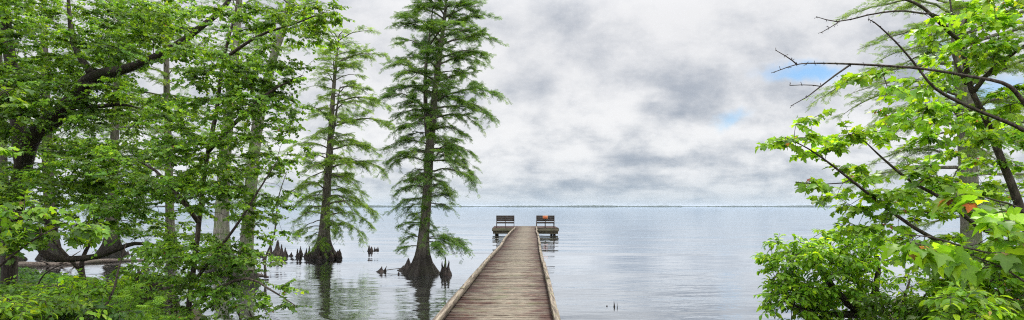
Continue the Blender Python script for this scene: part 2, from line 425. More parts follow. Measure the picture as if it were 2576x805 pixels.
GREENS = dict(
    dark=[(.035, .095, .016), (.050, .135, .018), (.070, .165, .022)],
    mid=[(.080, .185, .020), (.120, .255, .022), (.185, .335, .026)],
    lime=[(.11, .255, .016), (.17, .35, .020), (.25, .42, .024)],
    cyp=[(.085, .180, .028), (.115, .235, .032), (.155, .28, .036)],
    cyplight=[(.13, .245, .030), (.175, .31, .034), (.22, .36, .038)])
REDS = np.array([(.36, .08, .06), (.42, .20, .08), (.42, .30, .10), (.33, .10, .07)])
def colours(rng, n, pal, red=0., yellow=.03):
    p = np.array(GREENS[pal]); k = rng.uniform(0, 1.999, n); i = k.astype(int); f = (k-i)[:, None]
    c = p[i]*(1-f)+p[i+1]*f
    c = c*rng.uniform(.75, 1.3, (n, 1))
    r = rng.rand(n)
    c[r < red] = REDS[rng.randint(0, 4, (r < red).sum())]
    y = (r > 1-yellow); c[y] = c[y]*np.array((1.9, 1.5, .9))
    return c

# ------------------------------------------------------------------ broadleaf trees grown to targets
def grow(rng, limbs, targets, step=.22, sag=.0, lenpen=.12, tip=.0035, expo=2.25):
    pos = []; par = []; fix = []; depth = []; chains0 = []
    for pts, rads in limbs:
        n = max(4, int(np.sum(np.linalg.norm(np.diff(np.asarray(pts), axis=0), axis=1))/step))
        pp = lerp_path(pts, n); rr = np.interp(np.linspace(0, 1, n), np.linspace(0, 1, len(rads)), rads)
        if pos:
            A = np.array(pos); s0 = int(np.argmin(np.linalg.norm(A-pp[0], axis=1))); d0 = depth[s0]
        else: s0, d0 = -1, 0
        ids = []
        for k in range(n):
            ids.append(len(pos)); pos.append(pp[k]); par.append(s0 if k == 0 else ids[-2]); fix.append(rr[k]); depth.append(d0+(k+1)*step)
        chains0.append(ids)
    nfix = len(pos)
    targets = np.asarray(targets)
    A = np.array(pos); dmin = np.array([np.min(np.linalg.norm(A-t, axis=1)) for t in targets])
    buf = np.zeros((nfix+len(targets)*40, 3)); buf[:nfix] = A; dep = np.zeros(len(buf)); dep[:nfix] = depth; cnt = nfix
    tips = []
    for ti in np.argsort(dmin):
        t = targets[ti]
        d = np.linalg.norm(buf[:cnt]-t, axis=1)
        s0 = int(np.argmin(d+lenpen*dep[:cnt]+(buf[:cnt, 2] > t[2]+.2)*.25*d))
        L = d[s0]; 
        if L < .05: continue
        p0 = buf[s0]; pr = par[s0]
        dirp = nrm(p0-buf[pr]) if pr >= 0 else np.array((0, 0, 1.))
        toward = nrm(t-p0); c1 = p0+nrm(dirp*.45+toward)*L*.38+np.array((0, 0, .08*L)); c2 = t-toward*L*.3+np.array((0, 0, .10*L+sag*L))
        n = int(min(38, max(2, round(L/step))))
        prev = s0
        for k in range(1, n+1):
            s = k/n; q = (1-s)**3*p0+3*(1-s)**2*s*c1+3*(1-s)*s*s*c2+s**3*t
            if k < n: q = q+rng.normal(0, .022*min(1, L), 3)
            buf[cnt] = q; par.append(prev); dep[cnt] = dep[prev]+L/n; fix.append(0); prev = cnt; cnt += 1
        tips.append(prev)
    pos = buf[:cnt]; par = np.array(par); fix = np.array(fix, float)
    acc = np.zeros(cnt); kids = [[] for _ in range(cnt)]
    for i in range(cnt):
        if par[i] >= 0: kids[par[i]].append(i)
    rad = np.zeros(cnt)
    for i in range(cnt-1, -1, -1):
        r = (max(acc[i], tip**expo))**(1/expo) if not fix[i] else fix[i]
        rad[i] = r
        if par[i] >= 0: acc[par[i]] += r**expo*.96
    for i in range(cnt):
        if not fix[i] and par[i] >= 0: rad[i] = min(rad[i], rad[par[i]]*.93)
    # grown chains
    done = np.zeros(cnt, bool); chains = []
    for i in range(nfix, cnt):
        if done[i]: continue
        c = [par[i], i]; done[i] = True; cur = i
        while True:
            nx = [k for k in kids[cur] if not done[k]]
            if not nx: break
            cur = max(nx, key=lambda k: rad[k]); done[cur] = True; c.append(cur)
        chains.append(c)
    return pos, rad, chains0, chains, tips, par

def sample_blobs(rng, blobs, plate=0, keep=1., psig=.33):
    out = []
    for (cx, cy, rx, ry, D, dD, n) in blobs:
        n = max(2, int(round(n*keep)))
        if plate and n > 6:
            for _ in range(max(2, int(round(n/plate)))):
                a = rng.uniform(0, 2*np.pi); r = math.sqrt(rng.rand()); c = P(cx+rx*r*math.cos(a), cy+ry*r*math.sin(a), D+rng.uniform(-dD, dD))
                tilt = rng.normal(0, .12, 2)
                for _k in range(plate):
                    q = rng.normal(0, psig, 2); out.append(c+np.array((q[0], q[1], -.14*(q@q)+q@tilt+rng.normal(0, .05))))
            continue
        a = rng.uniform(0, 2*np.pi, n); r = np.sqrt(rng.rand(n))
        for k in range(n):
            out.append(P(cx+rx*r[k]*math.cos(a[k]), cy+ry*r[k]*math.sin(a[k]), D+rng.uniform(-dD, dD)))
    return out

def sprays(rng, acc_twig, tips, dirs, ntwig, tl, nleaf, lsize, droop=.25, updown=.3, lo=.5):
    """small twigs radiating from each tip and the leaves along them -> pos, axis, normal, size"""
    Q = []; A = []; U = []; S = []; TN = []
    for p, d in zip(tips, dirs):
        tone = rng.choice((rng.uniform(lo, .5*lo+.6), rng.uniform(.85, 1.4)), p=(.45, .55))
        k = rng.randint(ntwig[0], ntwig[1]+1)
        for _ in range(k):
            v = rng.normal(0, 1, 3); v[2] *= updown; v = nrm(nrm(v)+.9*d*np.array((1, 1, .4))); L = rng.uniform(*tl)
            e = p+v*L-np.array((0, 0, droop*L*rng.uniform(.2, 1.2)))
            m = (p+e)/2+np.array((0, 0, .08*L))
            pts = lerp_path([p, m, e], 5)
            acc_twig.tube(pts, np.linspace(.0032, .0015, 5), 3, cap=False)
            nl = rng.randint(nleaf[0], nleaf[1]+1)
            side = nrm(np.cross(v, (0, 0, 1)))
            for j in range(nl):
                s = (j+.6)/nl; q = pts[0]*(1-s)**2+2*s*(1-s)*m+e*s*s
                sg = 1 if j % 2 else -1
                ax = nrm(v*rng.uniform(.3, 1.)+side*sg*rng.uniform(.5, 1.1)+rng.normal(0, .25, 3)+np.array((0, 0, -rng.uniform(.0, .7))))
                Q.append(q+ax*.2*lsize[0]); A.append(ax); S.append(rng.uniform(*lsize))
                U.append(np.array((0, 0, 1.))+rng.normal(0, .42, 3)); TN.append(tone)
    return np.array(Q), np.array(A), np.array(U), np.array(S), np.array(TN)[:, None]

def broadleaf(seed, name, label, cat, limbs, partnames, blobs, leafT, leafsize, pal, bark, ntwig=(3, 5), tl=(.15, .4), nleaf=(5, 9),
              red=0., yellow=.03, group=None, step=.22, droop=.25, tip=.0035, sag=0., lo=.5, updown=.3, lenpen=.12, extra=None, mat=None, plate=0, keep=1., psig=.33, spurs=()):
    rng = np.random.RandomState(seed)
    targets = sample_blobs(rng, blobs, plate, keep, psig)
    if extra: targets += extra
    pos, rad, ch0, ch, tips, par = grow(rng, limbs, targets, step, sag, lenpen, tip)
    root = empty(name, tuple(np.asarray(limbs[0][0][0])), label, cat, group)
    for li, (ids, pn) in enumerate(zip(ch0, partnames)):
        a = Acc(); pts = pos[ids]; R = rad[ids].copy()
        if li in spurs:      # short bud bearing spurs along the bare twigs
            for q, r in zip(pts, R):
                if r > .016: continue
                for _ in range(3):
                    q2 = q+rng.normal(0, .003, 3); d = nrm(rng.normal(0, 1, 3)); e = q2+d*rng.uniform(.008, .035)
                    a.tube([q2, (q2+e)/2, e], (.0022, .002, .0034), 4)
        wobr = rng.normal(0, 1, (len(ids)+4, 12)); wobr = (wobr[:-4]+2*wobr[1:-3]+3*wobr[2:-2]+2*wobr[3:-1]+wobr[4:])/4.4
        fl = 1+.07*wobr
        a.tube(pts, R, 12, flute=fl); a.build(pn, bark, root)
    tw = Acc()
    for c in ch:
        r = rad[c].copy(); r[0] = min(r[0], r[1]*1.15)
        tw.tube(pos[c], r, 7 if r.max() > .03 else (5 if r.max() > .012 else 4), cap=False)
    tp = pos[tips]; dv = nrm(tp-pos[par[tips]])
    Q, A, U, S, TN = sprays(rng, tw, tp, dv, ntwig, tl, nleaf, leafsize, droop, updown, lo)
    tw.build('branchwork', bark, root)
    cc = colours(rng, len(Q), pal, red, yellow); S = np.where(cc[:, 0] > cc[:, 1], S*.5, S)
    cr = Acc(); cr.stamp(leafT[0], leafT[1], Q, A, U, S, cc*TN)
    cr.build('crown', mat or M_LEAF, root, smooth=False)
    return root, len(Q)

# ------------------------------------------------------------------ cypresses
def trunk_mesh(rng, pts, rads, flare_r, flare_h, bark, parent, name='trunk', nfl=11, sides=66):
    pts = lerp_path(pts, 60); z = pts[:, 2]; z0 = z[0]
    r = np.interp(np.linspace(0, 1, 60), np.linspace(0, 1, len(rads)), rads)
    e = np.exp(-np.maximum(z-0.0, 0)/flare_h); r = r+flare_r*e
    th = np.arange(sides)/sides*2*np.pi; ph = rng.uniform(0, 6.28)
    lob = np.cos(nfl*th+ph+.6*np.sin(2*th))*.55+np.cos((nfl//2)*th+ph*2)*.45
    fl = 1+(.035+.27*e[:, None])*lob[None]+(.012+.05*e[:, None])*np.repeat(rng.normal(0, 1, (20, sides)), 3, 0)
    a = Acc(); a.tube(pts, r, sides, flute=fl); return a.build(name, bark, parent), pts, r

def profile(tbl, y):
    t = np.array(tbl, float); return np.interp(y, t[:, 0], t[:, 1]), np.interp(y, t[:, 0], t[:, 2])

def cypress(seed, label, trunks, flare, tbl, D, pal, bark, nprim, density=1., spray=(.09, .17), z_from=None, group=None,
            droop=.22, rise=.25, feath=FEATHER, lowbranches=(), depthk=.9, name='cypress_tree'):
    """trunks: list of [(px,py)...], radii; tbl: rows (py, left px, right px) of the crown outline"""
    rng = np.random.RandomState(seed)
    base = P(*trunks[0][0][0], D); base[2] = -.25
    root = empty(name, (base[0], base[1], 0.), label, 'tree', group)
    paths = []
    for k, (pp, rr) in enumerate(trunks):
        pts = [P(a, b, D if k == 0 else D+.25) for a, b in pp]
        if k == 0: pts[0] = np.array((pts[0][0], D, -.3))
        if k == 0: _, path, _ = trunk_mesh(rng, pts, rr, flare[0], flare[1], bark, root)
        else:
            pts[0] = np.array((pts[0][0], D, pts[0][2]))
            a = Acc(); path = lerp_path(pts, 30); a.tube(path, np.interp(np.linspace(0, 1, 30), np.linspace(0, 1, len(rr)), rr), 12); a.build('leader', bark, root)
        paths.append(path)
    tbl = np.array(tbl, float); tbl = tbl[np.argsort(tbl[:, 0])]
    ytop, ybot = tbl[0, 0], tbl[-1, 0]
    br = Acc(); Q = []; A = []; U = []; S = []
    def branch(p0, az, L, rise_, droop_, rad0, dens=1.):
        h = np.array((math.cos(az), math.sin(az), 0))
        n = max(6, int(L/.12)); s = np.linspace(0, 1, n)
        lat = np.cross(h, (0, 0, 1.))
        curve = rng.normal(0, .16)
        pts = p0+L*(s[:, None]*h+(curve*s**2)[:, None]*lat)
        zz = L*(rise_*s*(1.25-.45*s)-droop_*s**3)
        pts = pts+np.stack([0*s, 0*s, zz], 1)+np.cumsum(rng.normal(0, .014, (n, 3)), axis=0)
        br.tube(pts, rad0*(1-s)**.8+.003, 5, cap=False)
        def limb(q0, dv, l2, sag, r0):
            e = q0+dv*l2-np.array((0, 0, sag*l2)); m = q0+dv*l2*.5+np.array((0, 0, .06*l2))+rng.normal(0, .02, 3)
            br.tube(np.array([q0, m, e]), (r0, r0*.7, .0015), 3, cap=False); return m, e
        def dress(q, m, e, l2):
            ns = max(3, int(l2*30*density)); t = ((np.arange(ns)+rng.rand(ns))/ns)[:, None]
            w_ = (1-t)**2*q+2*t*(1-t)*m+t*t*e; ld = nrm(e-q); s2 = nrm(np.cross(ld, (0, 0, 1.)))
            sg = np.where(np.arange(ns) % 2, 1, -1)[:, None]*rng.uniform(.3, 1.1, (ns, 1))
            ax = nrm(ld*.75+s2*sg+np.array((0, 0, -1.))*rng.uniform(-.15, .75, (ns, 1))*droop*2.4+rng.normal(0, .2, (ns, 3)))
            Q.append(w_); A.append(ax); U.append(np.array((0, 0, 1.))+rng.normal(0, .45, (ns, 3))); S.append(rng.uniform(spray[0], spray[1], ns))
        nb = max(4, int(L*6.5*density*dens))
        for b in range(nb):
            f = .12+.88*rng.rand()**.8; i = min(int(f*(n-1)), n-2); q = pts[i]+(pts[i+1]-pts[i])*(f*(n-1)-i)
            sg = rng.choice((-1, 1)); l2 = (.14+.42*L*(1-f)**.8+.06*rng.rand())*rng.uniform(.5, 1.1); l2 = min(l2, 1.1)
            tng = nrm(pts[i+1]-pts[i]); dv = nrm(tng*rng.uniform(.6, 1.3)+lat*sg*rng.uniform(.5, 1.1)+rng.normal(0, .16, 3)+np.array((0, 0, .08)))
            m, e = limb(q, dv, l2, droop_*rng.uniform(.1, .9), .0045); dress(q, m, e, l2)
            for _ in range(int(l2*7)):      # third order twigs
                t = rng.uniform(.25, .95); q3 = (1-t)**2*q+2*t*(1-t)*m+t*t*e; d3 = nrm(dv+rng.normal(0, .55, 3)*np.array((1, 1, .35))); l3 = rng.uniform(.12, .38)
                m3, e3 = limb(q3, d3, l3, droop_*rng.uniform(.3, 2.6), .0028); dress(q3, m3, e3, l3)
    ga = rng.uniform(0, 6)
    for k in range(nprim):
        f = (k+rng.uniform(.1, .9))/nprim
        py = ytop+(ybot-ytop)*f**1.12
        path = paths[0] if (len(paths) == 1 or rng.rand() < .6) else paths[1]
        zt = EYE-(py-HPY)/FOC*D
        if zt > path[-1, 2] or zt < path[0, 2]: path = paths[0]
        zt = min(zt, path[-1, 2]-.02)
        c = np.array([np.interp(zt, path[:, 2], path[:, i]) for i in range(3)])
        ga += 2.39996+rng.normal(0, .4); az = ga
        yl, yr = profile(tbl, py+25)
        pc = c[0]/D*FOC+HPX
        hl, hr = max(pc-yl, 15)/FOC*D, max(yr-pc, 15)/FOC*D
        cx = math.cos(az); Lx = hr if cx > 0 else hl; avg = (hl+hr)/2*depthk
        L = math.sqrt((Lx*cx)**2+(avg*math.sin(az))**2)*rng.choice((rng.uniform(.4, .8), rng.uniform(.85, 1.15)), p=(.38, .62))
        topk = (py-ytop)/(ybot-ytop)
        rs = rise*(1.9-1.6*topk)+rng.normal(0, .17); dr = droop*(.35+1.1*topk)
        branch(c, az, L, rs, dr, .010+.012*L)
    for (px, py, az, L, rs, dr, dens) in lowbranches:
        branch(P(px, py, D-.1), math.radians(az), L, rs, dr, .02, dens)
    br.build('branchwork', bark, root)
    Q = np.concatenate(Q); cr = Acc(); cr.stamp(feath[0], feath[1], Q, np.concatenate(A), np.concatenate(U), np.concatenate(S), colours(rng, len(Q), pal, 0, .02))
    cr.build('crown', M_NEEDLE, root, smooth=False)
    return root, len(Q)

# ------------------------------------------------------------------ ground, water, far shore
def shoreline(x):
    pts = [(-60, 22), (-18, 19), (-13, 17.2), (-9.5, 14.5), (-6.6, 11.5), (-5.2, 8.6), (-4.3, 5.0), (-2.6, 2.2), (-1.6, .9), (.8, .8), (1.9, 2.6), (3.6, 5.9), (4.8, 7.6), (6.4, 8.6), (7.4, 10.8), (9, 13), (14, 15), (60, 22)]
    t = np.array(pts); return np.interp(x, t[:, 0], t[:, 1])
def ground():
    xs = np.concatenate([[-9000, -3000, -800, -200, -90, -60, -45, -35], np.arange(-28, 28.1, .35), [35, 45, 60, 90, 200, 800, 3000, 9000]])
    ys = np.concatenate([[-60, -30, -15], np.arange(-8, 28.1, .35), [34, 45, 80, 200, 800, 3000, 9000, 16000]])
    X, Y = np.meshgrid(xs, ys); rng = np.random.RandomState(3)
    S = shoreline(X)-Y+.35*np.sin(X*1.7)+.25*np.sin(X*3.1+Y*1.3)
    Z = np.where(S > 0, .04+.42*(1-np.exp(-S/1.6)), np.maximum(-2.2, S*.35))
    Z = Z+np.where(np.abs(X) < 29, rng.normal(0, .025, X.shape), 0)
    n, m = X.shape; V = np.stack([X, Y, Z], -1).reshape(-1, 3)
    i = np.arange(n-1)[:, None]*m; j = np.arange(m-1)[None]
    F = np.stack([i+j, i+j+1, i+m+j+1, i+m+j], -1).reshape(-1, 4)
    a = Acc(); a.add(V, F); o = a.build('ground', M_SOIL); tag(o, kind='structure')
    return o
ground()
def ground_z(x, y):
    S = shoreline(x)-y+.35*math.sin(x*1.7)+.25*math.sin(x*3.1+y*1.3)
    return .04+.42*(1-math.exp(-S/1.6)) if S > 0 else max(-2.2, S*.35)
a = Acc(); a.add([(-16000, -40, 0), (16000, -40, 0), (16000, 24000, 0), (-16000, 24000, 0)], [(0, 1, 2, 3)])
tag(a.build('water', M_WATER, smooth=False), kind='structure')

def far_shore():
    rng = np.random.RandomState(5); a = Acc()
    n = 900; xs = np.linspace(-7000, 7600, n); Y = 6200
    h = 9+3*np.sin(xs/420.)+2*np.sin(xs/130.+1)+rng.normal(0, 1.3, n)
    h = h*np.where(xs < -300, 1.25, 1.)*np.where(np.abs(xs-1400) < 500, 1.2, 1.)
    rows = []
    for dy, k in ((0, 0.), (0, .55), (30, 1.), (90, .95), (160, .0)):
        rows.append(np.stack([xs, Y+dy+60*np.sin(xs/900.), h*k-.3*(k == 0)], -1))
    V = np.concatenate(rows); i = np.arange(4)[:, None]*n; j = np.arange(n-1)[None]
    F = np.stack([i+j, i+j+1, i+n+j+1, i+n+j], -1).reshape(-1, 4); a.add(V, F)
    o = a.build('far_woods', M_FAR); tag(o, 'thin dark line of woods along the far lake shore', 'woods', kind='stuff')
far_shore()

# ------------------------------------------------------------------ pier
SL = .0352
def lane(y, lat): return SL*y+lat
DECK = .56; Y0, Y1, Y2 = -2.2, 44.3, 48.4
def bow(y):  # the left kerb wanders a little
    return .055*math.sin(y*.33+.4)*min(1, max(0, (y-14)/10))+.07*math.exp(-((y-33)/3.5)**2)
def pier():
    rng = np.random.RandomState(11)
    root = empty('pier', (lane(0, -.5), 0, 0), 'long weathered plank pier running straight out to a small platform on the lake', 'pier')
    a = Acc(); y = Y0
    while y < Y1-.02:
        wd = .138; zz = DECK+rng.normal(0, .0035); tl = rng.normal(0, .002)
        x0, x1 = lane(y, -1.375+rng.normal(0, .006)), lane(y, .385+rng.normal(0, .006)); t = rng.rand(3)
        g = .007; d = min(y+wd, Y1)-y
        V = []
        for (zz0, s) in ((-.038, 0), (0, 0)):
            V += [(x0, y, zz+zz0-tl), (x1, y, zz+zz0+tl), (x1+SL*d, y+d-g, zz+zz0+tl), (x0+SL*d, y+d-g, zz+zz0-tl)]
        a.add(V, [(0, 3, 2, 1), (4, 5, 6, 7), (0, 1, 5, 4), (1, 2, 6, 5), (2, 3, 7, 6), (3, 0, 4, 7)], t)
        y += wd+rng.uniform(0, .004)
    a.build('walkway_deck', M_DECK, root, smooth=False)
    a = Acc(); y = Y1+.012
    PX0, PX1 = -1.53, 3.67
    while y < Y2-.05:
        t = rng.rand(3); a.box((PX0-rng.uniform(0, .01), y, DECK-.036), (PX1+rng.uniform(0, .01), y+.132, DECK+rng.normal(0, .003)), t); y += .141
    a.build('platform_deck', M_DECK, root, smooth=False)
    for x0, x1, dz in ((PX0, lane(Y1, -1.42), 0), (lane(Y1, .43), PX1, -.015)):
        a = Acc(); a.beam((x0, Y1-.03, DECK-.155+dz), (x1, Y1-.03, DECK-.155+dz), .05, .235, None, .04); a.build('fascia_board', M_FASCIA, root, smooth=False)
        a = Acc(); a.beam((x0+(.02 if x0 < 0 else 0), Y1+.1, DECK-.365), (x1-.02*(x1 > 2), Y1+.1, DECK-.365+dz), .1, .21, None, .04); a.build('support_beam', M_FASCIA, root, smooth=False)
    for x in (PX0-.026, PX1+.026):
        a = Acc(); a.beam((x, Y1, DECK-.15), (x, Y2, DECK-.15), .05, .22, None, .04); a.build('fascia_board', M_FASCIA, root, smooth=False)
    a = Acc(); a.beam((PX0, Y2+.03, DECK-.15), (PX1, Y2+.03, DECK-.15), .05, .22, None, .04); a.build('fascia_board', M_FASCIA, root, smooth=False)
    # kerb timbers
    for s, lat in ((0, -1.347), (1, .347)):
        y = Y0; k = 0
        while y < Y1-.3:
            L = 3.62 if (k or s) else 3.62+2.0; ye = min(y+L, Y1-.05)
            a = Acc(); n = 7; ys = np.linspace(y, ye-.012, n); off = rng.normal(0, .014); dz = rng.normal(0, .009)
            if not s and k == 2: dz = .014
            pts = [(lane(q, lat+off+(-1 if 0 else 1)*(bow(q) if s == 0 else -.3*bow(q+5))), q, DECK+.066+dz+.004*math.sin(q*2.1)) for q in ys]
            hw, hh = .043, .056; V = []; ring = [(-hw+.008, -hh), (hw-.008, -hh), (hw, -hh+.008), (hw, hh-.008), (hw-.008, hh), (-hw+.008, hh), (-hw, hh-.008), (-hw, -hh+.008)]
            for p in pts:
                for q, r in ring: V.append((p[0]+q+rng.normal(0, .0012), p[1], p[2]+r+rng.normal(0, .0012)))
            F = []
            for i in range(n-1):
                for j in range(8): F.append((i*8+j, i*8+(j+1) % 8, i*8+8+(j+1) % 8, i*8+8+j))
            a.add(V, F); e = (n-1)*8
            a.add(V, [(0, 7, 6, 5), (0, 5, 4, 1), (1, 4, 3, 2), (e, e+5, e+6, e+7), (e, e+1, e+4, e+5), (e+1, e+2, e+3, e+4)])
            a.build('kerb_timber', M_RAIL, root, smooth=False)
            y += L; k += 1
    # spacer blocks under the kerbs, stringers, pilings
    for lat in (-1.29, -.5, .29):
        a = Acc(); a.beam((lane(Y0, lat), Y0, DECK-.16), (lane(Y1, lat), Y1-.01, DECK-.16), .06, .2); a.build('stringer', M_PILE, root, smooth=False)
    y = 1.8
    while y < Y1:
        for lat in (-1.2, .2):
            a = Acc(); p = np.array([(lane(y, lat), y, z) for z in (-1.6, -.5, 0, DECK-.06)]); a.tube(p, (.10, .10, .098, .095), 12); a.build('piling', M_PILE, root)
        a = Acc(); a.beam((lane(y, -1.36), y+.13, DECK-.30), (lane(y, .36), y+.13, DECK-.30), .06, .10); a.build('cross_beam', M_PILE, root, smooth=False)
        y += 3.62
    for x in (-1.25, .2, 1.9, 3.38):
        for y in (Y1+.45, Y2-.4):
            a = Acc(); p = np.array([(x, y, z) for z in (-1.6, -.5, 0, DECK-.05)]); a.tube(p, (.11, .11, .108, .105), 12); a.build('piling', M_PILE, root)
    return root
pier()

def bench(x0, x1, label, dz=0.):
    yb = Y1+.10
    root = empty('bench', ((x0+x1)/2, yb, DECK+.004), label, 'bench', 'benches on the pier platform')
    z = DECK+.004+dz*0; W = x1-x0
    for k, x in enumerate((x0+.03, (x0+x1)/2, x1-.03)):
        a = Acc(); a.beam((x, yb-.02, z), (x, yb-.075, z+.96), .05, .09); a.build('back_post', M_BENCH2, root, smooth=False)
        a = Acc(); a.beam((x, yb+.46, z), (x, yb+.46, z+.40), .05, .09); a.build('leg', M_BENCH2, root, smooth=False)
        a = Acc(); a.beam((x, yb+.025, z+.375), (x, yb+.41, z+.375), .045, .085); a.build('seat_bearer', M_BENCH2, root, smooth=False)
    a = Acc()
    for k in range(3):
        zz = z+.595+k*.1535; yy = yb+.005-(zz-z)*.057+.012
        a.beam((x0, yy+.022, zz), (x1, yy+.022, zz), .036, .15)
    a.build('backrest', M_BENCH, root, smooth=False)
    a = Acc()
    for k in range(3): a.beam((x0, yb+.09+k*.15, z+.44), (x1, yb+.09+k*.15, z+.44), .14, .038)
    a.build('seat', M_BENCH, root, smooth=False)
    a = Acc(); a.beam((x0+.01, yb-.005+.012, z+.40), (x1-.01, yb-.005+.012, z+.40), .03, .12); a.build('seat_rail', M_BENCH, root, smooth=False)
    return root
bench(-1.25, .19, 'dark slatted timber bench left of the walkway end, without a notice')
bench(1.92, 3.37, 'dark slatted timber bench right of the walkway end, orange notice on its back')

def notice():
    x0, x1 = 2.43, 2.83; zt = DECK+.965; zb = zt-.27; y = Y1-.045
    root = empty('notice_sign', ((x0+x1)/2, y, zb), 'small square orange notice with faded red lettering on the bench back', 'sign')
    a = Acc(); a.box((x0, y, zb), (x1, y+.012, zt)); a.build('panel', M_BORDER, root, smooth=False)
    a = Acc(); a.box((x0+.012, y-.004, zb+.02), (x1-.012, y-.001, zt-.012)); a.build('face', M_SIGN, root, smooth=False)
    for r in range(3):
        a = Acc(); zz = zt-.075-r*.062; x = x0+.05; rng = np.random.RandomState(r)
        while x < x1-.07:
            w_ = rng.uniform(.012, .03); a.box((x, y-.008, zz), (x+w_, y-.0055, zz+.032)); x += w_+.012
        a.build('lettering', M_LETTER, root, smooth=False)
notice()

# ------------------------------------------------------------------ cypress knees and sticks
def knee(rng, x, y, h, r, lean=(0, 0), blunt=.35, name='cypress_knee', label='', group=None, mat=None, twin=None):
    a = Acc(); n = 12; sides = 18; s = np.linspace(0, 1, n); r = r*.86
    z = -.25+(h+.25)*s
    hh = np.clip(z/h, -.5, 1)
    R = r*(.22*blunt*2+(1-.22*blunt*2)*np.clip(1-hh, 0, 1.2)**2.3); R[-1] *= .35; R[-2] *= .8
    pts = np.stack([x+lean[0]*np.clip(hh, 0, 1)**1.5+rng.normal(0, .006, n)*h*2, y+lean[1]*np.clip(hh, 0, 1)**1.5, z], 1)
    th = np.arange(sides)/sides*2*np.pi; nf = rng.randint(4, 7)
    fl = 1+.16*np.cos(nf*th+rng.uniform(0, 6))[None]*np.clip(1.1-hh, .2, 1)[:, None]+rng.normal(0, .06, (n, sides))
    a.tube(pts, R, sides, flute=fl)
    o = a.build(name, mat or M_KNEE, None, origin=(x, y, 0)); tag(o, label, 'knee' if name == 'cypress_knee' else 'stick', group)
    return o
rk = np.random.RandomState(21)
def K4(zx, ztop, wl): # zoom coordinates -> world x, D, height
    X = (960+zx/4.025)/1.4907; yt = (860+ztop/4.025)/1.4907; yw = (860+wl/4.025)/1.4907; D = FOC*EYE/(yw-HPY)
    return (X-HPX)/FOC*D, D, (yw-yt)/FOC*D
G1 = 'cypress knees beside the middle cypress'
for (zx, zt, wl, r, ln, lab) in [
    (225, 222, 392, .15, .01, 'tall slim knee at the left end of the spiky row of four'),
    (325, 160, 388, .30, .02, 'tallest sharp knee with the widest skirt in the row left of the middle cypress'),
    (388, 222, 400, .17, .0, 'third knee of the spiky row, right of the tallest one'),
    (440, 268, 402, .15, .0, 'fourth and shortest pointed knee in the spiky row'),
    (466, 318, 402, .08, .0, 'small stub leaning on the right end of the spiky row'),
    (262, 315, 396, .12, .0, 'low blunt knee between the first two spikes of the row'),
    (118, 335, 408, .10, .0, 'small knee alone just left of the spiky row, near the hanging leaves'),
    (98, 378, 410, .06, .0, 'tiny stub to the left of the small lone knee by the hanging leaves'),
    (60, 378, 408, .06, .0, 'thin leftmost stub poking from the water by the maple leaves'),
    (530, 342, 396, .11, .02, 'short blunt knee alone right of the spiky row'),
    (553, 414, 452, .05, .03, 'thin tilted stub in front of the short blunt knee'),
    (571, 438, 458, .02, .0, 'tiny dark peg between the tilted stub and the triple knee'),
    (589, 434, 462, .03, .0, 'small peg just left of the triple knee'),
    (630, 290, 412, .12, -.02, 'left spike of the triple knee midway to the middle cypress'),
    (664, 250, 414, .12, .02, 'tallest spike of the triple knee midway to the middle cypress'),
    (688, 298, 380, .10, .0, 'right spike of the triple knee midway to the middle cypress'),
    (757, 275, 412, .11, .02, 'slim spike of the pair touching the left foot of the middle cypress'),
    (798, 243, 414, .12, .03, 'taller spike of the pair touching the left foot of the middle cypress'),
    (738, 345, 412, .09, .0, 'low lump at the left of the pair beside the middle cypress'),
    (1236, 372, 412, .05, .0, 'short dark peg right of the middle cypress base'),
    (1254, 386, 412, .03, .0, 'tiny peg rightmost beside the middle cypress base')]:
    X, D, h = K4(zx, zt, wl); knee(rk, X, D, h, r, (ln, 0), .5, label=lab, group=G1)
G2 = 'cypress knees in open water between the two cypresses'
for (zx, zt, wl, r, bl, lab) in [
    (1708, 238, 328, .11, .8, 'taller blunt knee of the far pair in open water'),
    (1742, 258, 330, .13, .95, 'thick flat topped stub beside the far taller knee'),
    (1792, 264, 314, .06, .9, 'left horn of the little broken stump in open water'),
    (1818, 286, 314, .10, .95, 'low middle lump of the little broken stump in open water'),
    (1840, 262, 314, .07, .9, 'right horn of the little broken stump in open water')]:
    X, D, h = K4(zx, zt, wl); knee(rk, X, D, h, r, (0, 0), bl, label=lab, group=G2)
def K3(zx, ztop, wl):
    X = (1320+zx/3.354)/1.4907; yt = (840+ztop/3.354)/1.4907; yw = (840+wl/3.354)/1.4907; D = FOC*EYE/(yw-HPY)
    return (X-HPX)/FOC*D, D, (yw-yt)/FOC*D
for (zx, zt, wl, r, ln, lab) in [
    (365, 530, 600, .17, .03, 'cone shaped knee in open water left of the tall cypress'),
    (412, 522, 598, .07, .08, 'slim leaning knee right beside the cone shaped one'),
    (585, 584, 628, .05, .03, 'short bent stub alone between the cone knee and the tall cypress')]:
    X, D, h = K3(zx, zt, wl); knee(rk, X, D, h, r, (ln, 0), .35, label=lab, group=G2)
G3 = 'cypress knees around the tall cypress'
for (zx, zt, wl, r, ln, lab) in [
    (700, 428, 585, .34, .03, 'broad pointed knee against the left foot of the tall cypress'),
    (640, 520, 580, .22, .02, 'low sloping knee at the far left foot of the tall cypress'),
    (1140, 468, 640, .13, -.02, 'left spike of the dark cluster right of the tall cypress'),
    (1172, 415, 645, .14, .01, 'tallest middle spike of the dark cluster right of the tall cypress'),
    (1210, 458, 645, .15, .02, 'right spike of the dark cluster right of the tall cypress'),
    (1000, 540, 640, .17, .03, 'reddish knee at the front right foot of the tall cypress'),
    (1060, 560, 615, .12, .0, 'low rounded knee at the right foot of the tall cypress')]:
    X, D, h = K3(zx, zt, wl); knee(rk, X, D, h, r, (ln, 0), .4, label=lab, group=G3)
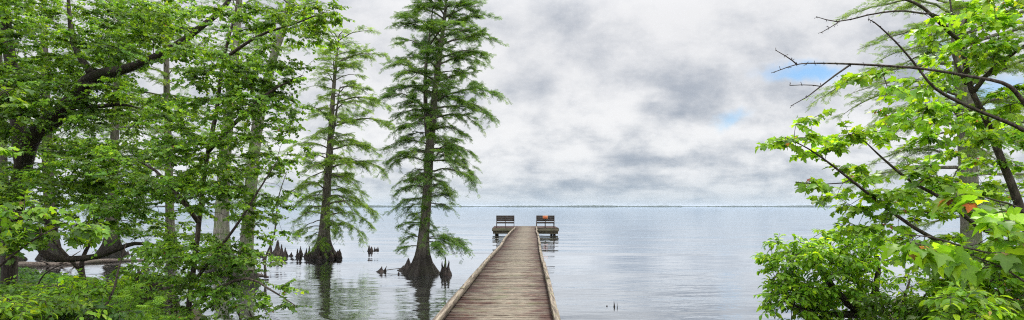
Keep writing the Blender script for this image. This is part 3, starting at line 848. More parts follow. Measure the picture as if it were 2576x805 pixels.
def twig(pts, rads, label):
    a = Acc(); p = lerp_path(pts, 10); a.tube(p, np.interp(np.linspace(0, 1, 10), np.linspace(0, 1, len(rads)), rads), 7)
    o = a.build('stick', M_DRIFT, None, origin=tuple(p[0])); tag(o, label, 'stick'); return o
X, D, h = K3(425, 520, 598)
twig([(X, D, .05), (X+.3, D, .09), (X+.62, D+.02, .12)], (.016, .012, .018), 'thin level stick lying off the slim leaning knee')
def Q(px3, py3): # 3840-picture point on the water
    D = 2100*EYE/(py3-774); return (px3-1920)/2100*D, D
x, y = Q(2303.5, 1150); knee(rk, x, y, .13, .022, (-.01, 0), .9, 'stick', 'thicker dark stick poking straight up from the open water right of the pier')
x, y = Q(2314.5, 1153); knee(rk, x, y, .11, .010, (.0, 0), .9, 'stick', 'thin dark stick just right of the thicker one in open water')
x, y = Q(2276, 1148); knee(rk, x, y, .025, .026, (.0, 0), .9, 'stick', 'dark round knob barely above the water left of the two sticks')

# ------------------------------------------------------------------ the cypresses
stats = {}
DB = 18.7
r_, stats['tall'] = cypress(101, 'tall cypress with two leaders and dense feathery crown standing in the water by the pier',
    [([(1061, 690), (1066, 600), (1074, 500), (1079, 400), (1086, 320), (1094, 240), (1104, 150), (1115, 70), (1122, 10), (1127, -55)],
      (.16, .165, .155, .15, .135, .10, .085, .065, .045, .012)),
     ([(1080, 345), (1072, 290), (1070, 230), (1071, 170), (1078, 110), (1084, 60)], (.11, .08, .065, .055, .04, .012))],
    (.40, .42), [(-60, 1095, 1150), (-20, 1060, 1165), (0, 1035, 1185), (50, 1005, 1205), (100, 985, 1240), (130, 972, 1285), (170, 980, 1240), (210, 985, 1228), (250, 975, 1258), (300, 960, 1252), (350, 955, 1195),
     (400, 965, 1215), (450, 958, 1215), (500, 985, 1185), (540, 1005, 1130), (580, 1035, 1105)], DB, 'cyp', M_BARK_CYP, 118, 1.15, (.09, .16), droop=.30, rise=.26,
    lowbranches=[(1075, 600, -10, 1.25, .10, .35, 2.2), (1072, 610, -35, 1.05, .12, .35, 2.2), (1072, 598, 15, 1.0, .25, .3, 1.8), (1058, 618, 200, .7, .1, .25, 1.), (1064, 560, 190, .8, .05, .2, 1.), (1062, 600, 170, .75, .2, .3, 1.)])
DM = 24.7
r_, stats['middle'] = cypress(102, 'slender pale green cypress with flared base, middle one of the three clumps in the water',
    [([(812, 648), (817, 560), (822, 480), (828, 400), (833, 320), (838, 240), (845, 160), (853, 85)], (.17, .19, .17, .15, .12, .09, .06, .012)),
     ([(829, 395), (838, 330), (848, 270), (856, 215)], (.08, .06, .04, .012))],
    (.50, .50), [(88, 840, 870), (110, 820, 900), (130, 810, 938), (170, 798, 965), (250, 785, 962), (300, 790, 985), (350, 765, 1000), (400, 750, 980), (450, 728, 962), (500, 700, 955), (550, 715, 968), (590, 750, 930)],
    DM, 'cyplight', M_BARK_CYP, 92, .85, (.11, .19), droop=.36, rise=.28)
# knees crowding the middle cypress's foot are part of its base
rr = np.random.RandomState(9); a = Acc()
cx_ = (812-HPX)/FOC*DM
for k in range(34):
    th = rr.uniform(math.pi*.95, math.pi*2.1); rad_ = rr.uniform(.52, .72)
    x, y = cx_+rad_*1.12*math.cos(th)+.05, DM+rad_*math.sin(th); h = rr.uniform(.10, .42)
    z = np.array([-.2, 0, h*.4, h*.75, h]); R = np.array([.07, .065, .045, .033, .012])*rr.uniform(.8, 1.4)
    a.tube(np.stack([x+rr.normal(0, .01, 5), y+0*z, z], 1), R, 8, flute=1+rr.normal(0, .08, (5, 8)))
a.build('root_knees', M_KNEE, r_)

for (seed, lab, tr, fl, tb, D, n, dn) in [
    (103, 'straight mossy cypress trunk rising behind the maple leaves, left one of the pair',
     [([(555, 674), (557, 600), (560, 500), (566, 400), (574, 300), (586, 180), (596, 80), (604, -40), (610, -200)], (.25, .24, .22, .20, .18, .155, .13, .09, .02))], (.38, .5),
     [(-200, 590, 640), (-100, 530, 700), (0, 480, 740), (100, 480, 720), (200, 490, 690), (330, 500, 650), (420, 490, 640), (520, 490, 630)], 20.5, 70, .55),
    (104, 'mossy cypress trunk bending right as it rises, right one of the pair',
     [([(614, 706), (620, 620), (626, 540), (632, 460), (642, 360), (652, 290), (668, 220), (692, 130), (716, 60), (730, -30), (740, -160)], (.19, .18, .17, .165, .16, .15, .13, .11, .08, .055, .015))], (.22, .35),
     [(-160, 720, 760), (-60, 650, 810), (30, 610, 815), (120, 600, 790), (220, 590, 760), (330, 590, 730), (420, 560, 710), (560, 570, 700)], 16.6, 60, .55)]:
    _, stats[seed] = cypress(seed, lab, tr, fl, tb, D, 'mid', M_BARK_PALE, n, dn, (.11, .2), droop=.25)
for (seed, lab, tr, fl, tb, D, n, dn) in [
    (105, 'background cypress with dark base in the water left of the pair',
     [([(280, 640), (282, 560), (285, 450), (290, 300), (300, 100), (305, -80)], (.28, .24, .2, .16, .11, .03))], (.30, .45),
     [(-80, 270, 330), (60, 200, 400), (200, 170, 430), (350, 160, 430), (480, 180, 420), (590, 200, 380)], 26.3, 75, .5),
    (106, 'background cypress behind the curved low limb at the left shore',
     [([(130, 650), (128, 560), (120, 420), (115, 250), (110, 60), (108, -80)], (.25, .22, .2, .16, .11, .03))], (.26, .4),
     [(-80, 80, 140), (60, 20, 220), (200, 0, 240), (350, -10, 250), (480, 20, 230), (590, 60, 200)], 24.5, 60, .5),
    (107, 'background cypress with wide dark base at the far left edge',
     [([(8, 655), (8, 560), (4, 420), (0, 250), (-8, 60), (-10, -80)], (.3, .26, .2, .16, .11, .03))], (.40, .5),
     [(-80, -60, 40), (60, -120, 110), (200, -130, 120), (350, -130, 130), (480, -110, 110), (590, -60, 80)], 23.8, 55, .5),
    (108, 'background cypress directly left of the mossy trunk pair',
     [([(430, 632), (428, 560), (425, 420), (420, 250), (418, 60), (416, -80)], (.24, .2, .18, .15, .1, .03))], (.25, .4),
     [(-80, 390, 450), (60, 330, 520), (200, 310, 540), (350, 320, 530), (480, 340, 520), (590, 370, 490)], 28.5, 60, .5)]:
    _, stats[seed] = cypress(seed, lab, tr, fl, tb, D, 'cyplight', M_BARK_CYP, n, dn, (.14, .26), droop=.3)
# right hand cypress behind the maple
_, stats['right'] = cypress(109, 'tall cypress with grey fissured trunk behind the right maple',
    [([(2445, 764), (2444, 640), (2440, 520), (2434, 400), (2427, 280), (2418, 160), (2408, 40), (2400, -90), (2396, -220)], (.22, .20, .185, .175, .16, .14, .11, .08, .02))],
    (.2, .4), [(-220, 2360, 2430), (-100, 2250, 2520), (0, 2180, 2620), (80, 2130, 2700), (200, 2095, 2740), (300, 2125, 2760), (380, 2150, 2760), (470, 2150, 2740), (560, 2180, 2700)], 13.0, 'cyplight', M_BARK_PALE, 75, .9, (.07, .12), droop=.24, rise=.15)

# ------------------------------------------------------------------ left maple with the great leaning limb
DL = 12.5
def PP(lst): return [P(*t) for t in lst]
L_TR = (PP([(22, 735, 13.0), (26, 660, 13.), (30, 600, 12.9), (48, 470, 12.7), (78, 350, 12.4), (140, 295, 12.1), (195, 235, 11.8), (235, 195, 11.5), (330, 168, 11.2), (430, 122, 10.9), (500, 72, 10.7), (560, 22, 10.5), (600, -40, 10.4)]),
        (.15, .15, .16, .17, .175, .17, .155, .125, .085, .068, .055, .042, .02))
L1 = (PP([(40, 540, 12.8), (90, 545, 12.0), (134, 562, 11.6), (124, 588, 11.4), (104, 612, 11.3), (118, 642, 11.2), (165, 651, 11.1), (240, 645, 10.9), (300, 625, 10.7), (345, 612, 10.5), (420, 622, 10.3)]), (.10, .095, .09, .085, .085, .08, .06, .055, .045, .035, .015))
L2 = (PP([(165, 268, 11.9), (240, 268, 11.6), (300, 262, 11.3), (350, 272, 11.)]), (.06, .045, .035, .012))
L3 = (PP([(225, 210, 11.5), (300, 222, 11.3), (370, 232, 11.)]), (.05, .035, .012))
L4 = (PP([(60, 420, 12.6), (40, 250, 12.9), (20, 100, 13.1), (0, -80, 13.2)]), (.16, .14, .11, .07))
L5 = (PP([(235, 195, 11.5), (190, 120, 11.8), (175, 40, 12), (170, -60, 12.1)]), (.08, .06, .04, .02))
L6 = (PP([(50, 470, 12.7), (110, 460, 12.), (190, 470, 11.5), (270, 500, 11.2), (340, 510, 11.)]), (.07, .06, .05, .035, .012))
_, stats['left'] = broadleaf(201, 'maple_tree', 'dark leaning maple whose great limb rises to the right over the left shore', 'tree', [L_TR, L1, L2, L3, L4, L5, L6],
    ['trunk', 'limb', 'limb', 'limb', 'limb', 'limb', 'limb'],
    [(60, 100, 170, 150, 12.0, 1.6, 150), (0, 160, 55, 190, 10.6, .6, 90), (-240, 150, 170, 300, 11.5, 2., 110), (-60, -170, 220, 80, 11.5, 2., 70), (250, 60, 170, 90, 12.2, 1.3, 120), (400, 30, 110, 50, 11.2, 1.0, 60), (20, 260, 90, 110, 11.0, 1., 60), (120, 300, 170, 100, 13.6, 1.0, 90), (300, 130, 110, 60, 12.6, .8, 50), (330, 130, 130, 40, 10.4, .3, 22), (180, 250, 60, 40, 10.6, .3, 12),
     (320, 270, 130, 50, 11.4, 1.2, 80), (120, 480, 180, 90, 11.3, 1.6, 120), (320, 420, 130, 120, 10.8, 1.4, 120), (300, 545, 110, 50, 10.8, .9, 38), (420, 600, 70, 60, 10.4, .8, 30), (40, 580, 90, 50, 11.0, .8, 30), (-40, 300, 80, 300, 12.5, 1, 60)],
    MAPLE_SMALL, (.042, .075), 'mid', M_BARK_DARK, ntwig=(4, 6), tl=(.18, .42), nleaf=(10, 15), tip=.003, red=.0, plate=6, keep=.90, updown=.18)

# nearer maple hanging over the water in front of the paired trunks
DC = 9.0
C_TR = (PP([(470, 830, 9.0), (478, 740, 9.0), (492, 640, 9.1), (505, 520, 9.2), (520, 400, 9.2), (545, 280, 9.3), (560, 160, 9.3), (590, 40, 9.3), (610, -70, 9.4)]), (.05, .045, .04, .036, .033, .03, .025, .018, .008))
C1 = (PP([(480, 720, 9.), (540, 640, 8.8), (600, 560, 8.6), (650, 480, 8.5), (700, 400, 8.5)]), (.028, .024, .018, .013, .005))
C2 = (PP([(500, 560, 9.1), (440, 480, 9.), (380, 420, 9.), (330, 400, 9.)]), (.04, .03, .02, .008))
C3 = (PP([(525, 380, 9.2), (600, 300, 8.9), (680, 230, 8.7), (760, 190, 8.6)]), (.035, .03, .02, .008))
C4 = (PP([(475, 780, 9.), (540, 730, 8.6), (620, 700, 8.2), (690, 735, 8.0), (742, 768, 7.9)]), (.03, .025, .018, .012, .006))
C5 = (PP([(560, 150, 9.3), (650, 90, 9.1), (740, 60, 9.), (815, 30, 9.)]), (.03, .022, .015, .008))
_, stats['near left'] = broadleaf(202, 'maple_tree', 'slender many branched maple hanging over the water in front of the paired cypress trunks', 'tree', [C_TR, C1, C2, C3, C4, C5],
    ['trunk']+['limb']*5,
    [(560, 100, 120, 90, 9.3, .7, 70), (690, 60, 110, 60, 9.0, .6, 60), (780, 60, 60, 50, 9.0, .5, 22), (600, 220, 110, 80, 9.0, .7, 85), (720, 190, 60, 60, 8.8, .5, 26), (480, 250, 60, 70, 9.2, .6, 30), (690, 290, 60, 40, 8.8, .4, 16),
     (520, 350, 120, 70, 9.1, .8, 80), (650, 380, 75, 70, 8.8, .6, 34), (440, 450, 100, 60, 9.1, .8, 55), (560, 480, 110, 70, 8.9, .7, 72), (670, 470, 50, 50, 8.7, .5, 16), (580, 600, 70, 70, 8.6, .6, 50), (500, 650, 90, 70, 8.8, .6, 55),
     (560, 700, 70, 60, 8.6, .5, 30), (500, 760, 70, 45, 8.7, .5, 34), (440, 700, 50, 60, 8.9, .5, 14), (640, 660, 40, 30, 8.3, .3, 8), (680, 730, 45, 18, 8.1, .2, 7), (735, 765, 14, 8, 7.9, .1, 3), (650, 765, 12, 35, 8.0, .1, 4), (700, 550, 16, 50, 8.6, .2, 4)],
    MAPLE_SMALL, (.038, .068), 'mid', M_BARK_MID, ntwig=(4, 6), tl=(.12, .30), nleaf=(8, 11), tip=.0025, red=.008, plate=5, keep=.78, updown=.22, psig=.22)

# bright sprig of the left edge
_, stats['sprig'] = broadleaf(203, 'maple_sapling', 'young maple with pale lime leaves in front of the dark stump at the left edge', 'sapling',
    [(PP([(-60, 860, 5.6), (-40, 700, 5.7), (0, 580, 5.8), (60, 530, 6.)]), (.02, .016, .012, .004)), (PP([(-40, 700, 5.7), (60, 620, 5.8), (150, 570, 6.), (250, 565, 6.1)]), (.014, .01, .007, .003)),
     (PP([(-35, 690, 5.7), (-40, 450, 5.6), (-10, 260, 5.5), (30, 225, 5.5)]), (.014, .01, .007, .003))],
    ['trunk', 'limb', 'limb'], [(50, 545, 70, 40, 5.9, .3, 16), (150, 575, 90, 22, 6., .3, 15), (30, 600, 40, 30, 5.8, .2, 8), (15, 225, 30, 22, 5.5, .1, 4), (-5, 375, 20, 15, 5.6, .1, 2), (250, 580, 40, 8, 6.1, .1, 3)],
    MAPLE, (.05, .075), 'mid', M_BARK_MID, ntwig=(2, 4), tl=(.1, .22), nleaf=(4, 7), red=.02, yellow=.2, step=.12)

# ------------------------------------------------------------------ right maple
R_T1 = (PP([(2690, 830, 6.6), (2640, 700, 6.6), (2590, 590, 6.6), (2549, 475, 6.6), (2508, 373, 6.6), (2482, 303, 6.6), (2447, 233, 6.6), (2432, 175, 6.6), (2418, 111, 6.6), (2389, 82, 6.5), (2319, 17, 6.3), (2260, -5, 6.2), (2200, -12, 6.1)]),
        (.062, .056, .050, .044, .038, .034, .030, .026, .022, .020, .016, .011, .005))
R_1 = (PP([(2640, 350, 6.2), (2575, 257, 6.0), (2530, 212, 5.9), (2440, 192, 5.7), (2315, 172, 5.5), (2165, 162, 5.4), (2060, 159, 5.3), (2005, 162, 5.3), (1945, 182, 5.2)]), (.028, .022, .018, .014, .011, .009, .007, .005, .003))
R_1b = (PP([(2005, 162, 5.3), (1985, 146, 5.3), (1951, 126, 5.3)]), (.006, .005, .003))
R_1c = (PP([(2140, 162, 5.4), (2100, 190, 5.4), (2065, 217, 5.4), (2030, 244, 5.4), (1990, 266, 5.4)]), (.009, .008, .007, .005, .003))
R_1d = (PP([(2065, 217, 5.4), (2030, 213, 5.4), (1987, 215, 5.4)]), (.005, .004, .003))
R_2 = (PP([(2650, 380, 6.2), (2570, 324, 6.0), (2465, 280, 5.8), (2380, 240, 5.7), (2340, 210, 5.6), (2305, 165, 5.6), (2255, 107, 5.5), (2205, 60, 5.5), (2184, 48, 5.5)]), (.026, .021, .017, .014, .012, .010, .008, .006, .003))
R_3 = (PP([(2389, 82, 6.5), (2360, 40, 6.3), (2315, 33, 6.1), (2265, 27, 6.), (2195, 35, 5.9), (2110, 54, 5.9), (2054, 42, 5.9)]), (.016, .012, .010, .009, .008, .006, .003))
R_3b = (PP([(2110, 54, 5.9), (2095, 65, 5.9), (2065, 82, 5.9)]), (.005, .004, .003))
R_4 = (PP([(2590, 590, 6.6), (2480, 580, 6.2), (2385, 508, 5.9), (2295, 458, 5.8), (2225, 402, 5.7), (2170, 350, 5.6)]), (.03, .024, .018, .014, .010, .005))
R_5 = (PP([(2610, 640, 6.6), (2450, 640, 6.1), (2330, 590, 5.8), (2240, 530, 5.7), (2140, 452, 5.6), (2075, 402, 5.5), (2030, 372, 5.5), (1975, 345, 5.4)]), (.03, .025, .02, .016, .012, .009, .006, .004))
R_6 = (PP([(2447, 233, 6.6), (2500, 170, 6.4), (2570, 120, 6.2), (2640, 70, 6.)]), (.03, .022, .016, .008))
R_7 = (PP([(2432, 210, 6.6), (2400, 140, 6.8), (2395, 40, 7.), (2380, -60, 7.)]), (.025, .018, .012, .006))
R_8 = (PP([(2140, 452, 5.6), (2110, 462, 5.5), (2040, 462, 5.4), (2000, 458, 5.4)]), (.007, .006, .004, .003))
_, stats['right maple'] = broadleaf(204, 'maple_tree', 'bright green maple with long bare twig tips reaching left over the lake on the right', 'tree',
    [R_T1, R_1, R_1b, R_1c, R_1d, R_2, R_3, R_3b, R_4, R_5, R_6, R_7, R_8], ['trunk']+['limb']*12,
    [(2020, 305, 24, 12, 5.4, .1, 3), (1978, 350, 26, 10, 5.4, .1, 4), (2040, 360, 48, 34, 5.5, .15, 9), (2150, 345, 55, 22, 5.6, .2, 8), (2105, 380, 20, 20, 5.5, .1, 3), (2045, 464, 28, 10, 5.4, .1, 5), (2160, 480, 60, 40, 5.6, .25, 12),
     (2250, 530, 90, 55, 5.8, .35, 24), (2300, 440, 90, 60, 5.9, .4, 22), (2220, 200, 60, 30, 5.7, .25, 10), (2170, 175, 30, 20, 5.5, .1, 4), (2330, 240, 110, 60, 6.8, .4, 26), (2320, 330, 120, 60, 6.1, .5, 26),
     (2480, 380, 110, 90, 7.1, .4, 28), (2450, 500, 130, 60, 7.0, .4, 26), (2500, 80, 90, 80, 6.3, .5, 24), (2550, 200, 60, 90, 6.1, .4, 16), (2420, 150, 60, 50, 6.5, .4, 10), (2490, 30, 90, 50, 6.2, .5, 22), (2380, 60, 60, 40, 6.3, .4, 9), (2540, 300, 60, 70, 6.2, .5, 18), (2400, 600, 120, 50, 6., .4, 22), (2560, 450, 60, 100, 7.0, .3, 14),
     (2330, 640, 60, 30, 5.8, .3, 7), (2530, 600, 70, 60, 6.1, .4, 12)],
    MAPLE, (.048, .085), 'lime', M_BARK_MID, ntwig=(3, 5), tl=(.10, .24), nleaf=(5, 8), red=.03, yellow=.05, step=.14, tip=.0028, plate=4, keep=.68, updown=.25, psig=.17, lo=.65, spurs=(1, 2, 3, 4, 5, 6, 7))

# close maple branches with reddish tips
_, stats['close'] = broadleaf(205, 'maple_sapling', 'nearest maple sapling with the largest leaves and red tips at the right edge', 'sapling',
    [(PP([(2760, 1150, 3.2), (2740, 900, 3.2), (2700, 700, 3.2), (2660, 560, 3.2)]), (.018, .016, .013, .009)),
     (PP([(2700, 680, 3.2), (2576, 535, 3.1), (2500, 503, 3.0), (2445, 488, 3.0)]), (.009, .006, .004, .003)),
     (PP([(2705, 720, 3.2), (2576, 660, 3.1), (2440, 625, 3.0), (2350, 598, 3.0), (2275, 590, 2.95)]), (.009, .006, .005, .004, .002)),
     (PP([(2710, 760, 3.2), (2600, 720, 3.1), (2520, 672, 3.0), (2450, 645, 3.0)]), (.008, .006, .004, .003))],
    ['trunk', 'limb', 'limb', 'limb'], [(2440, 500, 40, 14, 3.0, .08, 3), (2540, 540, 60, 30, 3.1, .12, 5), (2300, 605, 45, 16, 2.97, .06, 4), (2400, 620, 60, 24, 3.0, .1, 6), (2460, 655, 50, 26, 3.0, .1, 6), (2550, 640, 50, 40, 3.1, .12, 5)],
    MAPLE_BIG, (.07, .125), 'lime', M_BARK_MID, ntwig=(1, 2), tl=(.05, .11), nleaf=(3, 5), red=.13, yellow=.10, step=.08, tip=.002)

# ------------------------------------------------------------------ shrubs on the right
def gz(px, D): x = (px-HPX)/FOC*D; return ground_z(x, D)
def G(px, D):
    x = (px-HPX)/FOC*D; return np.array((x, D, ground_z(x, D)-.05))
B_T = ([G(2195, 7.0), P(2180, 800, 7.0), P(2130, 760, 6.9), P(2080, 700, 6.9), P(2060, 650, 6.9)], (.09, .07, .05, .035, .015))
B_1 = (PP([(2190, 810, 7.0), (2200, 740, 7.0), (2210, 660, 7.1), (2190, 610, 7.1)]), (.05, .04, .025, .01))
B_2 = (PP([(2160, 790, 7.), (2100, 790, 6.8), (2030, 780, 6.7), (1980, 760, 6.7)]), (.05, .035, .02, .01))
_, stats['bush'] = broadleaf(206, 'shrub', 'rounded leafy shrub with dark leaning stem at the water edge right of the pier', 'shrub', [B_T, B_1, B_2], ['trunk', 'limb', 'limb'],
    [(1985, 608, 40, 10, 6.9, .2, 4), (2120, 582, 60, 10, 7.0, .2, 6), (1935, 640, 12, 14, 6.8, .1, 3), (1950, 770, 20, 14, 6.7, .1, 4), (2050, 690, 100, 70, 6.9, .45, 72), (2120, 640, 85, 45, 7.0, .45, 45), (2010, 620, 45, 22, 6.9, .2, 12), (2170, 605, 55, 25, 7.1, .3, 16), (1990, 740, 60, 35, 6.8, .3, 26), (2100, 760, 110, 50, 6.9, .45, 50), (2060, 800, 100, 30, 6.8, .4, 20), (2180, 700, 60, 70, 7.1, .4, 26), (1945, 690, 16, 50, 6.8, .2, 8)],
    OVAL, (.055, .09), 'lime', M_BARK_DARK, ntwig=(3, 5), tl=(.08, .2), nleaf=(5, 9), step=.12, yellow=.12, keep=.85, lo=.9)
_, stats['bush2'] = broadleaf(207, 'shrub', 'loose low shrub with pale leaves filling the gap right of the rounded shrub', 'shrub',
    [([G(2290, 6.4), P(2285, 850, 6.4), P(2270, 780, 6.4), P(2290, 700, 6.5)], (.03, .025, .02, .008)), (PP([(2275, 800, 6.4), (2330, 740, 6.4), (2360, 700, 6.5)]), (.015, .01, .005))], ['trunk', 'limb'],
    [(2250, 770, 90, 40, 6.4, .3, 36), (2320, 790, 80, 24, 6.3, .3, 22), (2300, 710, 60, 28, 6.5, .2, 10), (2240, 650, 30, 24, 6.6, .2, 4), (2360, 760, 50, 26, 6.3, .2, 10)],
    OVAL, (.05, .085), 'lime', M_BARK_MID, ntwig=(2, 4), tl=(.08, .2), nleaf=(5, 8), step=.12, red=.01)
for k, (px, D, hh, lab) in enumerate([(2400, 6.0, 670, 'bright leafy seedling left of the three at the lower right corner'), (2470, 5.6, 640, 'tallest bright leafy seedling in the lower right corner'),
                                   (2550, 5.8, 660, 'bright leafy seedling at the right frame edge, below the large red tipped leaves'), (2440, 4.6, 740, 'low bright seedling in front of the three at the lower right')]):
    g = G(px, D)
    _, stats['seed%d' % k] = broadleaf(210+k, 'seedling', lab, 'seedling',
        [([g, P(px+10, 820 if D > 5 else 900, D), P(px-5, 740 if D > 5 else 830, D), P(px+8, hh, D)], (.014, .011, .008, .004))], ['stem'],
        [(px, (hh+800)/2, 62, (800-hh)/2+10, D, .4, 50), (px, 800, 60, 25, D-.2, .3, 20)], OVAL if k % 2 else MAPLE_SMALL, (.05, .095), 'lime', M_BARK_MID, ntwig=(3, 4), tl=(.08, .2), nleaf=(5, 8), step=.12, red=.008, yellow=.1, group='bright seedlings on the right bank')

# ------------------------------------------------------------------ undergrowth and debris on the left bank
for k, (px, D, w_, top, pal, lab) in enumerate([
    (60, 9.5, 90, 715, 'mid', 'dark leafy bush below the stump at the left edge'), (170, 9.0, 95, 700, 'lime', 'bright nettle like bush in the middle of the left undergrowth'),
    (270, 10.0, 80, 690, 'lime', 'bright low bush right of the nettle like one, below the low limb'), (345, 10.3, 60, 660, 'mid', 'leafy bush growing on the dark root mound by the water'),
    (120, 6.5, 110, 755, 'mid', 'dark low bush in front at the bottom left'), (10, 6.0, 50, 750, 'lime', 'pale sprout in the bottom left corner'), (230, 6.8, 80, 765, 'dark', 'dark leafy clump at the bottom, left of the feathery fern')]):
    g = G(px, D)
    _, stats['under%d' % k] = broadleaf(230+k, 'bush', lab, 'bush',
        [([g, (g+P(px+6, top+30, D))/2+np.array((.05, 0, 0)), P(px+4, top+15, D)], (.014, .01, .005))], ['stem'],
        [(px, (top+820)/2, w_, (820-top)/2, D, .9 if D > 8 else .6, 75)], OVAL, (.06, .11) if D > 8 else (.05, .09), pal, M_BARK_MID, ntwig=(3, 5), tl=(.1, .28), nleaf=(5, 8), step=.15, yellow=.08, lenpen=.3)
# feathery fern-like plant
def fern(seed, px, D, top, label):
    rng = np.random.RandomState(seed); g = G(px, D); root = empty('fern', tuple(g), label, 'fern'); H = EYE-(top-HPY)/FOC*D-g[2]
    st = Acc(); Qs = []; As = []; Us = []; Ss = []
    for k in range(26):
        az = rng.uniform(0, 6.28); sp = rng.uniform(.1, .55); h = H*rng.uniform(.6, 1.05)
        e = g+np.array((math.cos(az)*sp, math.sin(az)*sp, h)); m = g+np.array((math.cos(az)*sp*.3, math.sin(az)*sp*.3, h*.75)); pts = lerp_path([g, m, e], 8)
        st.tube(pts, np.linspace(.005, .0015, 8), 3, cap=False)
        for j in range(60):
            t = rng.uniform(.15, 1); q = (1-t)**2*g+2*t*(1-t)*m+t*t*e; v_ = rng.normal(0, 1, 3); v_[2] = abs(v_[2])*.4
            Qs.append(q); As.append(v_); Us.append(np.array((0, 0, 1.))+rng.normal(0, .3, 3)); Ss.append(rng.uniform(.07, .14))
    st.build('stem', M_BARK_MID, root); cr = Acc(); cr.stamp(FEATHER[0], FEATHER[1], Qs, np.array(As), np.array(Us), Ss, colours(rng, len(Qs), 'mid')); cr.build('frond', M_NEEDLE, root, smooth=False)
fern(31, 300, 6.6, 735, 'feathery light green fern at the bottom, right of the dark clump')
fern(32, 335, 7.2, 765, 'smaller feathery fern near the driftwood at the bottom of the left bank')

def ground_cover():
    rng = np.random.RandomState(77); Qs = []; As = []; Us = []; Ss = []
    while len(Qs) < 20000:
        x = rng.uniform(-16, -2.6) if rng.rand() < .75 else rng.uniform(2.4, 11); y = rng.uniform(2.5, 17)
        if y > shoreline(x)-(.15 if x > -6 else 1.3) or abs(x/y) > 1.05: continue
        den = math.sin(x*1.3+y*.7)*math.sin(x*.6-y*1.1)
        if rng.rand() > .6+.5*den: continue
        z = ground_z(x, y); 
        az = rng.uniform(0, 6.28)
        Qs.append((x, y, z+rng.rand()**1.5*.16)); As.append((math.cos(az), math.sin(az), rng.uniform(-.3, .7))); Us.append(np.array((0, 0, 1.))+rng.normal(0, .4, 3)); Ss.append(rng.uniform(.05, .12))
    a = Acc(); a.stamp(OVAL_SMALL[0], OVAL_SMALL[1], Qs, np.array(As), np.array(Us), Ss, colours(rng, len(Qs), 'dark', 0, .05)*(1+.45*np.sin(np.array(Qs)[:, :1]*2.1+np.cos(np.array(Qs)[:, 1:2]*1.7)*2)))
    tag(a.build('ground_cover', M_LEAF, smooth=False), 'low leafy weeds covering both banks', 'weeds', kind='stuff')
ground_cover()

def log(name, pts, rads, label, cat='log', mat=None, knots=3, seed=1):
    rng = np.random.RandomState(seed); p = lerp_path(pts, 24); r = np.interp(np.linspace(0, 1, 24), np.linspace(0, 1, len(rads)), rads)
    nz = rng.normal(0, 1, (28, 12)); nz = (nz[:-4]+2*nz[1:-3]+3*nz[2:-2]+2*nz[3:-1]+nz[4:])/4.4
    a = Acc(); a.tube(p, r, 12, flute=1+.05*nz)
    for k in range(knots):
        i = rng.randint(4, 20); d = nrm(rng.normal(0, 1, 3)*np.array((1, .6, .3))+np.array((0, 0, .8))); L = r[i]*rng.uniform(3, 7)
        a.tube([p[i], p[i]+d*L*.5, p[i]+d*L+rng.normal(0, .05, 3)], (r[i]*.4, r[i]*.28, r[i]*.1), 6)
    return tag(a.build(name, mat or M_DRIFT, None, origin=tuple(p[0])), label, cat)
def W(px, py, z=0.): 
    D = FOC*(EYE-z)/(py-HPY); return ((px-HPX)/FOC*D, D, z)
log('fallen_log', [W(-60, 678, .0), W(60, 668, .06), W(170, 666, .0), W(260, 657, .05), W(365, 655, .0)], (.15, .14, .11, .10, .05), 'long half sunken log floating behind the low limb on the left', seed=2)
log('fallen_log', [W(540, 690, .05), W(590, 684, .10), W(640, 690, .10), W(675, 697, .04)], (.09, .09, .07, .03), 'short driftwood log with root stubs in front of the paired trunks', seed=3, knots=6)
log('dead_branch', [P(668, 700, 16.9), P(668, 650, 16.9), P(690, 590, 16.8), P(700, 500, 16.8), P(722, 430, 16.7)], (.035, .03, .025, .018, .006), 'thin bare leaning branch rising from the driftwood right of the paired trunks', 'branch', knots=4, seed=4)
log('driftwood', [(-4.3, 8.2, .10), (-4.0, 7.6, .17), (-3.6, 7.3, .22), (-3.2, 7.2, .10)], (.07, .06, .05, .02), 'curved driftwood on the muddy bank beside the water at the bottom', 'driftwood', seed=5, mat=M_BARK_DARK)
log('driftwood', [(-5.0, 8.7, .12), (-4.4, 8.9, .24), (-3.8, 8.8, .16), (-3.3, 8.5, .02)], (.06, .08, .07, .04), 'second dark driftwood piece under the hanging maple leaves', 'driftwood', seed=6, mat=M_BARK_DARK, knots=5)
# root mound with tangled roots
def mound(px, D, w_, h, label, seed):
    rng = np.random.RandomState(seed); c = G(px, D); root = empty('root_mound', tuple(c), label, 'stump'); a = Acc()
    n, sd = 9, 22; s = np.linspace(0, 1, n)
    pts = np.stack([c[0]+.1*s, c[1]+0*s, c[2]-.1+(h+.1)*s], 1); R = w_*(1-.55*s**1.4); R[-1] *= .5
    a.tube(pts, R, sd, flute=1+.15*np.cos(7*np.arange(sd)/sd*6.28)[None]+rng.normal(0, .07, (n, sd))); a.build('stump', M_BARK_DARK, root)
    a = Acc()
    for k in range(26):
        az = rng.uniform(0, 6.28); r0 = w_*.7; p0 = c+np.array((math.cos(az)*r0*.6, math.sin(az)*r0*.6, h*rng.uniform(.5, 1.)))
        p1 = c+np.array((math.cos(az)*r0*1.2, math.sin(az)*r0*1.2, h*rng.uniform(.2, .5))); p2 = c+np.array((math.cos(az+.3)*r0*1.6, math.sin(az+.3)*r0*1.6, 0.))
        a.tube(lerp_path([p0, p1, p2], 8), np.linspace(.04, .012, 8)*rng.uniform(.5, 1.1), 6)
    a.build('root_tangle', M_BARK_DARK, root)
mound(375, 10.2, .48, .75, 'dark rooty mound at the water edge on the left bank', 41)
mound(500, 9.2, .42, .22, 'low dark rooty mound under the near hanging maple', 42)
mound(2392, 9.5, .30, .55, 'reddish brown rooty stump at the right water edge behind the seedlings', 43)
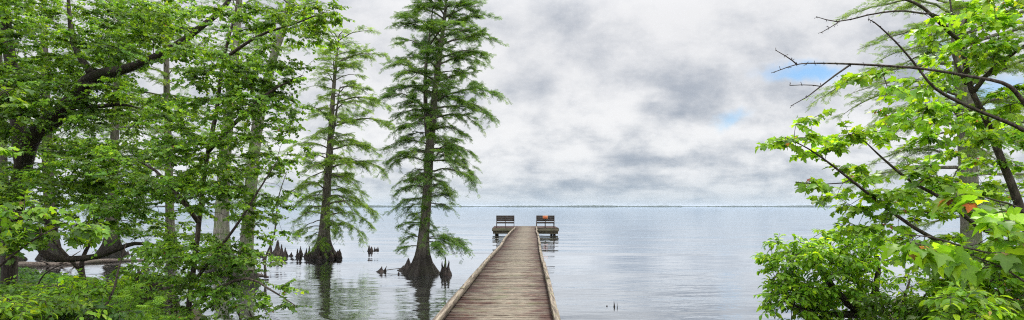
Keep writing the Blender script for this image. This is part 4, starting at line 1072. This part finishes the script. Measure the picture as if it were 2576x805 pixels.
# bare reddish stems in front of the water on the left
for k, (pp, lab) in enumerate([([(208, 705, 12.), (200, 680, 12.), (165, 640, 12.), (130, 600, 12.)], 'reddish bare stem leaning left out of the left undergrowth'),
                               ([(210, 705, 12.), (206, 660, 12.), (222, 620, 12.), (245, 585, 12.)], 'reddish bare stem leaning right beside the left leaning one')]):
    log('bare_stem', PP(pp), (.05, .042, .035, .02), lab, 'stem', mat=M_BARK_MID, knots=5, seed=50+k)
for k, (pp, lab) in enumerate([([(330, 740, 9.8), (350, 690, 9.7), (385, 655, 9.6), (400, 620, 9.6)], 'thin bare branch sticking out of the dark root mound'),
                               ([(90, 725, 11.5), (112, 690, 11.5), (150, 668, 11.5), (196, 655, 11.5)], 'thin grey fallen branch lying towards the low limb'),
                               ([(255, 790, 6.6), (285, 730, 6.7), (300, 670, 6.8), (318, 610, 6.9)], 'thin dark upright stem rising from the fern'),
                               ([(430, 790, 9.0), (445, 765, 9.0), (420, 735, 9.1), (432, 700, 9.2)], 'crooked dead stem by the driftwood')]):
    log('bare_stem', PP(pp), (.016, .013, .010, .004), lab, 'stem', mat=M_BARK_MID, knots=7, seed=60+k)
for k, (px, h, py, lab) in enumerate([(333, .34, 655, 'pointed knee nearest the background cypress on the left'), (350, .2, 690, 'small knee in front of the left undergrowth gap'), (368, .45, 680, 'tall thin knee in the left undergrowth gap'), (322, .25, 642, 'low knee left of the dark based background cypress')]):
    x, y, _z = W(px, py); knee(rk, x, y, h, .12, (0, 0), .5, label=lab, group='cypress knees on the left shore')

# ------------------------------------------------------------------ thin lake haze: fades the far shore only
mh = bpy.data.materials.new("lake_haze"); mh.use_nodes = True; nh = NT(mh.node_tree)
pv = nh.n('ShaderNodeVolumePrincipled'); pv.inputs['Color'].default_value = (.72, .82, .95, 1); pv.inputs['Density'].default_value = 5e-5; pv.inputs['Anisotropy'].default_value = .2
nh.l(pv.outputs[0], nh.n('ShaderNodeOutputMaterial').inputs['Volume'])
a = Acc(); a.box((-16500, -90, -3.4), (16500, 24500, 40)); o = a.build('haze', mh, smooth=False); tag(o, kind='stuff')
